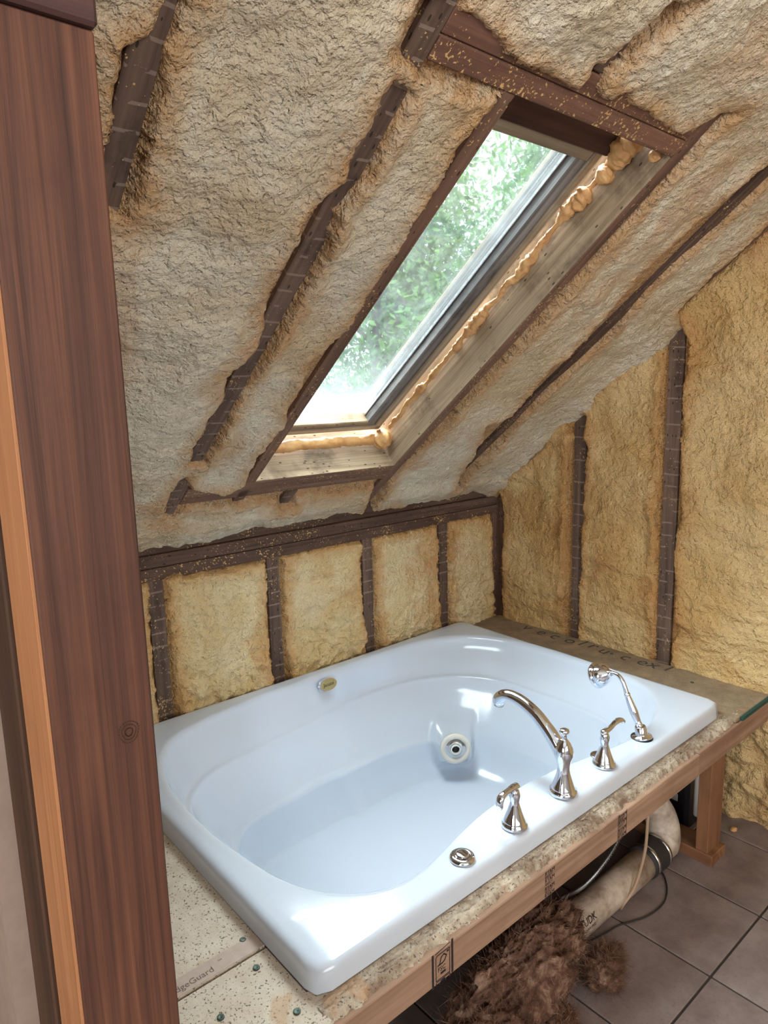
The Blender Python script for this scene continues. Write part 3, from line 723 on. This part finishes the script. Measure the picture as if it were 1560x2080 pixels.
RIM = [(-1.666, -.234), (-1.621, -.176), (-1.524, -.140), (-1.378, -.119), (-1.156, -.112), (-.95, -.104), (-.751, -.100), (-.533, -.112), (-.40, -.175), (-.325, -.30), (-.305, -.42), (-.303, -.646), (-.321, -.864), (-.364, -.943), (-.453, -1.011), (-.555, -1.044), (-.658, -1.05), (-.805, -1.026), (-.945, -.999), (-1.065, -.988), (-1.195, -.994), (-1.283, -1.005), (-1.375, -1.025), (-1.441, -1.046), (-1.487, -1.056), (-1.546, -1.046), (-1.611, -1.009), (-1.664, -.951), (-1.698, -.862), (-1.712, -.768), (-1.72, -.717), (-1.727, -.616), (-1.728, -.523), (-1.721, -.405), (-1.699, -.299)]
L1 = [(-1.65, -.34), (-1.62, -.29), (-1.57, -.25), (-1.505, -.21), (-1.43, -.205), (-1.31, -.19), (-1.19, -.18), (-1.025, -.155), (-.785, -.14), (-.63, -.165), (-.505, -.24), (-.43, -.355), (-.42, -.545), (-.415, -.72), (-.43, -.84), (-.50, -.93), (-.65, -.975), (-.85, -.955), (-1.06, -.93), (-1.3, -.95), (-1.45, -.985), (-1.57, -.95), (-1.64, -.85), (-1.665, -.7), (-1.665, -.5)]
L2 = [(-1.5, -.32), (-1.47, -.305), (-1.39, -.30), (-1.27, -.29), (-1.095, -.285), (-1.0, -.28), (-.86, -.29), (-.74, -.315), (-.62, -.40), (-.55, -.55), (-.55, -.72), (-.61, -.85), (-.8, -.89), (-1.06, -.88), (-1.35, -.9), (-1.48, -.87), (-1.545, -.72), (-1.555, -.5), (-1.54, -.39)]
R0 = radial(RIM); R1 = radial(L1); R2 = radial(L2); RO = radial(rrect(-1.782, -.268, -1.122, -.040, .03), 0)
R3 = R2 - .045
back = sstep((np.degrees(TH) - 20) / 25) * sstep((172 - np.degrees(TH)) / 25)       # the back wall has the second step
zt = .513
def ring(r, z): return np.stack([TC[0] + r * np.cos(TH), TC[1] + r * np.sin(TH), np.full(NT, z) if np.isscalar(z) else z], -1)
rings = [ring(RO + .003, .4685), ring(RO + .001, .478), ring(RO, .490), ring(RO - .0015, .500), ring(RO - .006, .5075), ring(RO - .013, .5118), ring(RO - .022, zt)]
for t in (.33, .66): rings.append(ring((RO - .022) * (1 - t) + (R0 + .018) * t, zt))
rings += [ring(R0 + .018, zt), ring(R0 + .010, .5125), ring(R0 + .004, .5100), ring(R0 - .002, .5050), ring(R0 - .006, .498), ring(R0 - .010, .486)]
for t in (.25, .5, .75): rings.append(ring((R0 - .010) * (1 - t) + (R1 + .017) * t, .486 * (1 - t) + .403 * t))
rings += [ring(R1 + .017, .403), ring(R1 + .011, .3985), ring(R1 + .004, .3965), ring(R1 - .001, .3945), ring(R1 - .005, .389), ring(R1 - .008, .380)]
ra, za = R1 - .008, .380
def lerp(a, b, t): return a * (1 - t) + b * t
rb = lerp(lerp(R1 - .008, R3, .62), R2 + .026, back); zb = lerp(.245, .252, back)
for t in (.25, .5, .75): rings.append(ring(lerp(ra, rb, t), lerp(za, zb, t)))
rings.append(ring(rb, zb))
for k, dz_b, dr_b in ((1, -.004, -.012), (2, -.0052, -.024), (3, -.0085, -.0305), (4, -.018, -.033)):
    rings.append(ring(lerp(rb - k * .0035, rb + dr_b, back), lerp(zb - .006 * k, zb + dz_b, back)))
rc = lerp(rb - .014, rb - .033, back); zc = lerp(zb - .024, zb - .018, back)
for t, u in ((.2, .25), (.4, .5), (.6, .70), (.75, .83), (.87, .92), (.95, .97), (1.0, 1.0)):
    rings.append(ring(lerp(rc, R3 - .02, 1 - (1 - t) ** .8 if False else t ** 1.5), lerp(zc, .122, u)))
rings.append(ring(R3 - .05, .1185))
for t in (.8, .6, .4, .2): rings.append(ring((R3 - .05) * t, .1185 - .004 * (1 - t)))
# flat recesses for the two jets, pushed into the two back corners
JET = np.array([-.715, -.425, .246]); JN = np.array([-.62, -.78, .06]); JN /= np.linalg.norm(JN)
tubV = np.concatenate(rings)
tubV = np.vstack([tubV, [[TC[0], TC[1], .114]]])
def flatten(V, c, n, hw, hz, soft=.018):
    t = np.array([-n[1], n[0], 0]); t /= np.linalg.norm(t); d = V - c
    u = d @ t; w = d[:, 2]; dep = d @ n
    m = sstep((hw + soft - np.abs(u)) / soft) * sstep((hz + soft * 1.6 - np.abs(w)) / (soft * 1.6)) * (np.abs(dep) < .13)
    return V - (dep * m)[:, None] * n[None, :]
tubV = flatten(tubV, JET, JN, .050, .046, .03)
tubF = []
for i in range(len(rings) - 1):
    for k in range(NT):
        a, b = i * NT + k, i * NT + (k + 1) % NT; tubF.append((a, a + NT, b + NT, b))
for k in range(NT): tubF.append(((len(rings) - 1) * NT + k, len(tubV) - 1, (len(rings) - 1) * NT + (k + 1) % NT))
tubF = [f[::-1] for f in tubF]
tub = thing('bathtub', 'white rectangular jetted drop-in bathtub with stepped inner wall', 'bathtub', (-1.03, -.57, .03))
mesh_obj('basin', tubV, tubF, M_TUB, tub, smooth=True)
und = np.concatenate([ring(lerp(RO, R0, .4), .466), ring(R0 + .02, .45), ring(R1 + .03, .30), ring(R2 + .05, .15), ring(R2 - .02, .095), ring(R2 * .01, .09)])
mesh_obj('underside', und, [(i * NT + k, i * NT + (k + 1) % NT, (i + 1) * NT + (k + 1) % NT, (i + 1) * NT + k) for i in range(5) for k in range(NT)], M_BROWN, tub, smooth=True)
for x in (-1.4, -.75): boxw('support_foot', x - .05, x + .05, -.8, -.4, .0, .092, M_LEG, tub, 'y')
jet = lathe('jet', [(.053, -.008), (.054, .002), (.050, .006), (.037, .006), (.035, -.012), (.035, -.03)], JET, JN, M_CREAM, tub)
lathe('jet_eyeball', [(.034, -.012), (.030, .002), (.022, .006), (.015, .008), (.014, -.004)], JET - JN * .004, JN, M_CHROMED, jet)
lathe('jet_nozzle', [(.017, .002), (.018, .010), (.0135, .011), (.0128, -.002)], JET, JN, M_WHITE, jet)
lathe('jet_bore', [(.0128, .0), (.0128, .003), (.0, .003)], JET, JN, M_BLACKP, jet)
# maker's oval badge on the back wall
BG = np.array(on_y(666, 1390, -.128)); BN = np.array([0, -.95, .30]); BN /= np.linalg.norm(BN)
bx_ = np.array([1.0, 0, 0]); by_ = np.cross(BN, bx_)
def oval(name, a, b, h0, h1, mat, parent):
    V = []; n = 40
    for h in (h0, h1):
        for k in range(n):
            w = 2 * math.pi * k / n; V.append(BG + bx_ * a * math.cos(w) + by_ * b * math.sin(w) + BN * h)
    Fc = [(k, (k + 1) % n, n + (k + 1) % n, n + k) for k in range(n)] + [tuple(range(n, 2 * n))]
    return mesh_obj(name, V, Fc, mat, parent)
bdg = oval('badge', .035, .0205, -.012, .004, M_CHROME, tub)
oval('badge_plate', .031, .0170, .003, .0047, M_GOLD, bdg)
text('badge_lettering', 'Jacuzzi', .0165, axes_matrix(BG + BN * .0049 - by_ * .005, bx_, by_), M_INK, bdg, .0002, .15, 'CENTER')
# round air button and overflow cap on the front rim
bt = lathe('air_button', [(.0275, 0), (.0275, .004), (.024, .0085), (.0150, .0105), (.0145, .0095), (.0142, .0125), (.011, .0135), (0, .0138)], (-1.385, -1.083, zt), (0, 0, 1), M_CHROME, tub)
lathe('diverter_cap', [(.021, 0), (.021, .002), (.019, .0032), (0, .0034)], (-.822, -1.045, zt), (0, 0, 1), M_CHROMED, tub)

# ---- spout
sp = thing('tub_spout', 'tall chrome arched tub spout with a pull knob on the front rim', 'faucet', (-1.036, -1.083, zt))
lathe('body', [(.0325, 0), (.033, .006), (.0325, .012), (.0285, .014), (.0285, .016), (.0270, .019), (.0215, .036), (.0165, .052), (.0145, .064), (.0150, .074), (.0185, .088), (.0220, .099), (.0225, .108), (.0205, .118), (.0150, .130), (.0085, .138), (.007, .140)], (-1.034, -1.084, zt), (0, 0, 1), M_CHROME, sp)
sx = -1.032
pth = catmull([(sx, -1.088, .598), (sx, -1.075, .614), (sx, -1.056, .637), (sx, -1.032, .660), (sx, -1.000, .684), (sx, -.961, .701), (sx, -.925, .706), (sx, -.900, .700), (sx, -.885, .687), (sx, -.882, .676)], 6)
tube('spout_arm', pth, np.interp(np.linspace(0, 1, len(pth)), [0, .15, .4, .7, .88, 1], [.020, .0185, .0160, .0150, .0165, .0160]), M_CHROME, sp, 20)
lathe('aerator', [(.0125, 0), (.0128, .012), (.009, .013), (.0085, .008)], (sx, -.884, .680), (0, .12, -1), M_CHROMED, sp)
lathe('diverter_knob', [(.0075, 0), (.0060, .006), (.0058, .013), (.0105, .016), (.0120, .020), (.0105, .0245), (.005, .0265), (0, .027)], (-1.034, -1.084, zt + .139), (0, 0, 1), M_CHROME, sp)

# ---- two lever handles
def handle(x, y, sgn, label):
    h = thing('lever_handle', label, 'faucet handle', (x, y, zt), 'lever handles beside the spout')
    lathe('base', [(.0290, 0), (.0300, .004), (.0285, .010), (.0255, .0125), (.0255, .0145), (.0240, .017), (.0170, .036), (.0115, .053), (.0100, .060), (.0120, .069), (.0128, .076), (.0105, .085), (.0085, .089)], (x, y, zt), (0, 0, 1), M_CHROME, h)
    if sgn > 0:
        p = [(x - .012, y, zt + .0905), (x + .004, y, zt + .0925), (x + .022, y, zt + .093), (x + .042, y, zt + .0985), (x + .060, y, zt + .101), (x + .078, y, zt + .096), (x + .090, y, zt + .084)]
    else:
        p = [(x + .012, y, zt + .0945), (x - .004, y, zt + .0955), (x - .018, y, zt + .0945), (x - .034, y, zt + .0935), (x - .047, y, zt + .088), (x - .052, y, zt + .075), (x - .047, y, zt + .060)]
    q = catmull(p, 6)
    tube('lever', q, np.interp(np.linspace(0, 1, len(q)), [0, .05, .2, .45, .7, .9, 1], [.004, .0095, .0090, .0068, .0095, .0090, .003]), M_CHROME, h, 16, .72)
    return h
handle(-1.219, -1.086, -1, 'chrome lever handle between the spout and the round button')
handle(-.852, -1.080, 1, 'chrome lever handle between the spout and the hand shower')

# ---- hand shower in its cradle
hs_ = thing('hand_shower', 'chrome hand shower standing in a cradle at the far end of the rim', 'shower head', (-.651, -1.072, zt))
cr = np.array([-.651, -1.072, zt])
lathe('cradle', [(.0285, 0), (.0285, .003), (.0265, .006), (.0170, .0075), (.0165, .010), (.0155, .030), (.0125, .034), (.0120, .030)], cr, (0, .18, 1), M_CHROME, hs_)
lathe('gasket', [(.0295, -.001), (.0295, .0015), (.028, .002)], cr, (0, 0, 1), M_BLACKP, hs_)
hp = catmull([(-.651, -1.066, .540), (-.651, -1.060, .552), (-.651, -1.050, .570), (-.651, -1.040, .590), (-.651, -1.030, .610), (-.651, -1.022, .627)], 5)
tube('grip', hp, np.interp(np.linspace(0, 1, len(hp)), [0, .08, .12, .16, .2, .5, .8, .93, .95, .98, 1], [.010, .010, .0075, .0105, .0085, .0118, .0090, .0075, .0095, .0095, .007]), M_CHROME, hs_, 18)
npth = catmull([(-.651, -1.022, .626), (-.651, -1.016, .642), (-.651, -1.008, .658), (-.651, -.995, .670), (-.651, -.978, .672), (-.651, -.966, .668)], 5)
tube('neck', npth, np.interp(np.linspace(0, 1, len(npth)), [0, .3, 1], [.0070, .0060, .0056]), M_CHROME, hs_, 14)
hd = np.array([-.02, .90, -.42])
lathe('spray_head', [(.0075, -.006), (.0095, -.003), (.0075, .0), (.013, .004), (.026, .014), (.0325, .026), (.0345, .034), (.0325, .0345), (.0325, .0375), (.036, .039), (.0365, .046), (.034, .050), (.030, .0505), (0, .052)], (-.651, -.968, .6685), hd, M_CHROME, hs_, 36)

# ================================================================== tub deck
deck = thing('tub_deck', 'lumber and cement board deck framed around the bathtub', 'deck', (-1.1, -1.1, 0))
ZD = .468
boxw('cement_board', -2.15, -1.7845, -.9595, -.03, .455, ZD, M_CEMENT, deck, 'y', .001)
boxw('cement_board', -2.15, -1.7845, -1.173, -.9640, .455, ZD - .001, M_CEMENT, deck, 'x', .002)
boxw('cement_board', -.2655, -.012, -1.165, -.015, .455, ZD, M_CEMENT2, deck, 'y', .002)
boxw('cement_board', -1.784, -.2655, -.039, .0, .455, ZD - .002, M_CEMENT2, deck, 'x', .001)
boxw('cement_board', -1.80, -.262, -1.135, -1.095, .455, .4662, M_CEMENT, deck, 'x', .0005)
boxw('edge_strip', -2.15, -1.786, -.9588, -.9220, ZD + .0001, ZD + .0008, M_STRIP, deck, 'x', 0)
text('edge_lettering', 'EdgeGuard', .0180, axes_matrix((-1.962, -.9505, ZD + .0011), (1, .0, 0), (0, 1, 0)), M_PRINT, deck, .0001)
text('trademark_lettering', 'TM', .006, axes_matrix((-1.868, -.9375, ZD + .0011), (1, .0, 0), (0, 1, 0)), M_PRINT, deck, .0001)
# crumbling front edge of the board
gx = np.arange(-1.79, -.20, .0028); gy = np.linspace(0, 1, 24)
GX, GT = np.meshgrid(gx, gy, indexing='ij')
rag = .014 * fbm(GX, GX * 0 + 1.5, 24, 5, 61, .7)
yy = -1.1235 - GT * (.045 + rag)
zz = ZD - .001 + .0075 * fbm(GX * .6, yy * 2, 90, 3, 62) * sstep(GT / .3) - .016 * sstep((GT - .62) / .38) - .006 * np.clip(fbm(GX, yy, 40, 2, 66), 0, 1) * sstep((GT - .3) / .3)
n0, n1 = GX.shape; ii = np.arange(n0 * n1).reshape(n0, n1)
crumb = mesh_np('broken_edge', np.stack([GX, yy, zz], -1).reshape(-1, 3), np.stack([ii[:-1, :-1], ii[:-1, 1:], ii[1:, 1:], ii[1:, :-1]], -1).reshape(-1, 4), M_CRUMB, deck)
bm1 = boxw('front_beam', -2.15, -.519, -1.175, -1.137, .386, .4535, M_BEAM, deck, 'x')
bm2 = boxw('front_beam', -.516, -.03, -1.172, -1.134, .384, .4545, M_BEAM, deck, 'x')
boxw('edge_paper', -.238, -.03, -1.1745, -1.1655, .4555, .4672, M_GREEN, deck, 'x', .0005)
boxw('leg', -.342, -.252, -1.136, -1.098, .036, .456, M_LEG, deck, 'z')
boxw('leg', -1.98, -1.90, -1.136, -1.098, .036, .456, M_LEG, deck, 'z')
boxw('sole_plate', -.344, -.250, -1.152, -.25, .0, .036, M_LEG, deck, 'y')
boxw('back_ledger', -2.15, -.03, -.045, -.018, .386, .4535, M_LEG, deck, 'x')
boxw('end_ledger', -.075, -.03, -1.134, -.046, .386, .4535, M_LEG, deck, 'y')
boxw('cross_beam', -1.85, -1.81, -1.136, -.046, .386, .4535, M_LEG, deck, 'y')
for (x, y) in ((-1.809, -.921), (-1.823, -.994), (-1.918, -1.042), (-1.819, -1.117), (-1.93, -.80), (-1.95, -.62), (-.06, -.62), (-.10, -.95)):
    s = lathe('screw', [(.0062, -.001), (.0062, .0012), (.0050, .0016), (.0022, .0006), (0, .0004)], (x, y, ZD), (0, 0, 1), M_SCREW, deck, 12)
for (u, v, g, r) in ((1065, 1277, 'v', 0), (1095, 1287, 'e', 0), (1122, 1295, 'c', 0), (1153, 1304, 'o', 0), (1177, 1309, 'l', 0), (1200, 1315, 'r', 0), (1222, 1325, 'u', 0), (1265, 1338, 'c', 0), (1300, 1348, 'e', 0), (1322, 1354, 'x', 0), (1352, 1361, 'l', 0)):
    p = on_z(u, v, ZD)
    text('board_lettering', g, .085, axes_matrix((min(p[0], -.05) - .008, p[1], ZD + .0007), (0, -1, 0), (1, -.25, 0)), M_PRINT2, deck, .0001, 0, 'CENTER')
# printed lumber stamps
BX = lambda x, z: axes_matrix((x, -1.1756, z), (1, 0, 0), (0, 0, 1))
strokes('grade_stamp', [(.005, [(-.0255, -.036), (-.0255, .032)]), (.0055, [(.0255, -.030), (.0255, .038)]),
    [(-.019, .031), (.019, .036)], [(-.0175, .022), (-.0175, -.026), (.0185, -.026), (.0185, .026), (-.014, .026), (-.0175, .022)],
    (.0026, [(-.013, .004), (-.008, .004), (-.004, .017), (.003, .021), (.010, .015), (.006, .007), (-.001, .004), (-.006, .004)]), (.004, [(.0125, .0215), (.015, .0215)]), (.005, [(-.004, -.0155), (.006, -.0155)]),
    [(-.0175, -.036), (-.0175, -.031), (-.014, -.029), (.0185, -.029), (.0185, -.036)], (.0024, [(-.009, -.036), (-.004, -.032), (.004, -.0315), (.008, -.036)])], BX(-1.538, .4215), M_INK, bm1, .0018)
text('grade_lettering', 'FSC', .0125, BX(-1.551, .4115), M_INK, bm1, .0001)
for x0, tone in ((-1.227, 0), (-.936, 1)):
    z = .4515 if not tone else .4545
    for r in range(4 if not tone else 4):
        text('lumber_lettering', 'RYAM', .0128, BX(x0, z - .0098), M_INK, bm1, .0002)
        text('lumber_lettering', 'SELECT', .0082, BX(x0, z - .0168), M_INK, bm1, .0001)
        z -= .0170 + (.0025 if r == 1 else 0)
    if tone:
        for xx in (-.002, .035): strokes('stamp_border', [[(xx, -.034), (xx, .035)]], BX(-.936, .4205), M_INK, bm1, .0016)

# ================================================================== under the deck
PY = -1.032
dp = thing('drain_pipe', 'dusty white plastic drain pipe with black coupling lying under the deck', 'pipe', (-.7, PY, 0))
p1 = tube('pipe', [(-1.12, PY, .048), (-.9, PY, .048), (-.7, PY, .048), (-.528, PY, .048)], .0445, M_PVC, dp, 32)
cpl = lathe('coupling', [(.047, 0), (.050, .003), (.0505, .02), (.0495, .04), (.0505, .075), (.050, .088), (.047, .091)], (-.545, PY, .050), (1, 0, 0), M_BLACK, dp, 32)
for dx in (.012, .078): lathe('hose_clamp', [(.0512, 0), (.0512, .012), (.0502, .012), (.0502, 0)], (-.545 + dx, PY, .050), (1, 0, 0), M_CHROMED, cpl, 32)
ep = catmull([(-.475, PY, .050), (-.44, PY, .052), (-.405, PY + .006, .066), (-.388, PY + .02, .105), (-.400, PY + .035, .150), (-.44, PY + .055, .20), (-.49, PY + .08, .26)], 6)
tube('elbow', ep, np.interp(np.linspace(0, 1, len(ep)), [0, .2, .25, .8, 1], [.0445, .0445, .0500, .0490, .0445]), M_PVC, dp, 28)
lb = axes_matrix((-.895, PY - .0400, .040), (1, 0, 0), (0, .42, .9))
text('pipe_lettering', 'UDK', .026, axes_matrix((-.905, PY - .0412, .0655), (1, 0, 0), (0, .40, .92)), M_INK, dp, .0002)
text('pipe_lettering', 'DWV PVC', .011, axes_matrix((-.908, PY - .0443, .052), (1, 0, 0), (0, .10, .99)), M_INK, dp, .0002)
# armoured cable
fp = catmull([(-.56, -1.02, .36), (-.60, -1.01, .22), (-.653, -1.003, .144), (-.72, -1.0, .108), (-.79, -1.0, .094), (-.850, -1.0, .098), (-.90, -.99, .10)], 22)
fr = [.0060 + .0016 * (1 if (i // 1) % 2 else -1) for i in range(len(fp))]
tag(tube('armoured_cable', fp, fr, M_CONDUIT, None, 10, 1, False), 'ribbed silver armoured cable hanging from the deck down onto the drain pipe', 'cable')
cb = catmull([(-.50, -1.03, .34), (-.545, -1.045, .22), (-.60, -1.07, .150), (-.655, -1.082, .096), (-.690, -1.0825, .062), (-.715, -1.072, .030), (-.712, -1.062, .008)], 8)
tag(tube('flat_cable', cb, .0045, M_CABLE, None, 8, .45), 'thin beige wire running down over the front of the drain pipe', 'cable')
cd = catmull([(-.712, -1.055, .0105), (-.76, -1.09, .0035)] , 4)
loop = catmull([(-.90, -1.062, .0035), (-.815, -1.080, .0035), (-.761, -1.091, .0035), (-.686, -1.122, .0035), (-.611, -1.131, .0035), (-.553, -1.117, .0035), (-.50, -1.085, .0035), (-.462, -1.045, .0035)], 8)
tag(tube('floor_wire', loop, .0022, M_BLACK, None, 8), 'thin dark wire curling over the tiles beside the drain pipe', 'wire')
# pump
pm = thing('pump_motor', 'black pump motor box with red cap on the floor behind the leg', 'pump', (-.15, -.93, 0))
boxw('housing', -.235, -.075, -1.02, -.80, .0, .245, M_BLACKP, pm, 'x', .012)
boxw('sticker', -.2365, -.2352, -.985, -.960, .100, .125, M_WHITE, pm, 'y', 0)
lathe('red_cap', [(.034, 0), (.036, .012), (.030, .02), (0, .021)], (-.235, -.90, .205), (-1, 0, 0), M_RED, pm)
tube('vent_pipe', [(-.26, -1.065, .10), (-.26, -1.065, .40)], .015, M_WHITE, pm, 14)

# fibreglass wool spilling from under the deck
def batt(c, r, sc, seed, label, rot=0, sub=5):
    bm = bmesh.new(); bmesh.ops.create_icosphere(bm, subdivisions=sub, radius=1)
    P = np.array([v.co[:] for v in bm.verts])
    a = fbm(P[:, 0] * 1.1 + .6 * P[:, 2] + seed, P[:, 1] * 1.1 - .5 * P[:, 2], 1.0, 3, seed)
    b = 1 - np.abs(fbm(P[:, 0] * 2.2 + P[:, 2] * 1.5, P[:, 1] * 2.2 + P[:, 2] + seed, 1.4, 4, seed + 3)) * 2
    c2 = fbm(P[:, 0] * 5 + P[:, 2] * 4, P[:, 1] * 5 - P[:, 2] * 3, 2.2, 3, seed + 8)
    f = 1 + .45 * a + .20 * b + .07 * c2
    cr_, sr_ = math.cos(rot), math.sin(rot)
    for v, p, k in zip(bm.verts, P, f):
        q = p * k * r * np.array(sc); q = np.array([q[0] * cr_ - q[1] * sr_, q[0] * sr_ + q[1] * cr_, q[2]]) + np.array(c)
        q[2] = max(q[2], .002 + .004 * abs(math.sin(p[0] * 9 + p[1] * 7)))
        if q[1] < -1.10 and q[2] > .36: q[2] = .36
        v.co = Vector(q)
    o = tag(bm_obj('fibreglass_batt', bm, M_BATT, None, smooth=True), label, 'insulation', 'tufts of loose insulation by the deck')
    co = np.array([v.co[:] for v in o.data.vertices]); no = np.array([v.normal[:] for v in o.data.vertices])
    g = np.random.default_rng(seed); m = int(9000 * r * max(sc) / .2); k = g.integers(0, len(co), m)
    p0 = co[k] - no[k] * .002; dr = no[k] * .35 + g.normal(0, .75, (m, 3)); dr /= np.linalg.norm(dr, axis=1)[:, None]
    ln = (.010 + .024 * g.random(m) ** 2)[:, None]; sd = np.cross(dr, g.normal(0, 1, (m, 3))); sd /= np.linalg.norm(sd, axis=1)[:, None]
    bend = g.normal(0, .4, (m, 3)); p1 = p0 + dr * ln * .5 + bend * ln * .18; p2 = p0 + dr * ln + bend * ln * .55
    wd = .00045; Vf = np.stack([p0 - sd * wd, p0 + sd * wd, p1 - sd * wd, p1 + sd * wd, p2 - sd * wd * .5, p2 + sd * wd * .5], 1)
    Vf[:, :, 2] = np.maximum(Vf[:, :, 2], .001)
    ix = np.arange(m)[:, None] * 6; Qf = np.concatenate([ix + np.array([[0, 1, 3, 2]]), ix + np.array([[2, 3, 5, 4]])])
    fb = mesh_np('fibres', Vf.reshape(-1, 3), Qf, M_BATT, o); fb['kind'] = 'stuff'
    return o
batt((-1.18, -1.09, .10), .10, (2.1, .75, 1.15), 5, 'large brown lump of fibreglass wool wrapped around the drain pipe', .1, 6)
batt((-1.36, -1.13, .07), .09, (1.3, .8, 1.0), 9, 'torn brown fibreglass wool hanging below the logo stamp', -.2)
batt((-1.02, -1.05, .07), .07, (1.3, .6, .85), 15, 'brown fibreglass wool tuft bunched where the white pipe emerges')
batt((-1.24, -1.20, .03), .075, (1.5, .7, .5), 21, 'flat reddish fibreglass wool scrap on the tiles at the bottom edge', .3)
batt((-.945, -1.155, .025), .048, (1.2, .8, .7), 27, 'small fibreglass wool clump lying alone on the tiles', .5)
batt((-.875, -1.140, .012), .026, (1.1, .8, .6), 31, 'smallest wisp of fibreglass wool on the tiles', .2, 4)
for lbl, (u, v), r in (('tan crumb of foam on the tiles beside the leg', (1490, 1684), .010),):
    p = on_z(u, v, .006); tag(blob('foam_crumb', p, r, M_BEAD, None, 41, .4, 3, (1.3, 1, .7)), lbl, 'crumb')

# ================================================================== outside
ground = boxw('ground', -10, 30, .6, 40, -4.1, -4.0, M_GRASS, None, 'x', 0)
tag(ground, 'green lawn outside the house', 'ground', kind='structure')
rng = np.random.default_rng(5)
def tree(x, y, z0, h, rad, n, leaf, mat, label, crown_lo=.18):
    t = thing('tree', label, 'tree', (x, y, z0), 'trees seen through the roof window')
    pts = catmull([(x, y, z0), (x + .1, y, z0 + h * .3), (x - .15, y + .1, z0 + h * .6), (x, y, z0 + h * .92)], 5)
    tube('trunk', pts, np.linspace(.17, .03, len(pts)), M_BARK, t, 10)
    cen = []
    for i in range(26):
        zz = z0 + h * (crown_lo + (1 - crown_lo) * rng.random()); w = rng.random() * 2 * math.pi; k = rad * (.35 + .6 * rng.random()) * math.sin(math.pi * min(max(((zz - z0) / h - crown_lo * .5) / (1 - crown_lo * .5), .08), .93)) ** .6
        e = np.array([x + k * math.cos(w), y + k * math.sin(w), zz + .3]); b0 = np.array([x, y, zz - h * .10])
        br = catmull([b0, (b0 + e) / 2 + np.array([0, 0, .12]), e], 4)
        tube('branch', br, np.linspace(.045, .010, len(br)), M_BARK, t, 6)
        cen.append(e); cen.append((b0 + e) / 2 + rng.normal(0, .25, 3))
    cen = np.array(cen); c = cen[rng.integers(0, len(cen), n)] + rng.normal(0, 1, (n, 3)) * np.array([rad * .19, rad * .19, h * .06])
    a = rng.normal(0, 1, (n, 3)); a /= np.linalg.norm(a, axis=1)[:, None]; b = np.cross(a, rng.normal(0, 1, (n, 3))); b /= np.linalg.norm(b, axis=1)[:, None]
    l = leaf * (.6 + .8 * rng.random(n))[:, None]
    V = np.stack([c - a * l, c + b * l * .42, c + a * l, c - b * l * .42], 1).reshape(-1, 3)
    o = mesh_np('foliage', V, np.arange(n * 4).reshape(-1, 4), mat, t); o['kind'] = 'stuff'
    o.data.polygons.foreach_set('use_smooth', [False] * n)
tree(4.3, 5.6, -4.0, 9.8, 2.0, 27000, .055, M_LEAF, 'nearest green tree filling the middle of the roof window')
tree(5.4, 9.9, -4.0, 9.2, 1.9, 16000, .070, M_LEAF2, 'pale green tree at the left of the roof window')
tree(9.0, 5.4, -4.0, 11.0, 2.2, 22000, .075, M_LEAF2, 'tall pale tree toward the top right of the roof window')
tree(11.5, 13.5, -4.0, 11.5, 3.4, 16000, .110, M_LEAF, 'broad darker tree standing farthest behind the others')
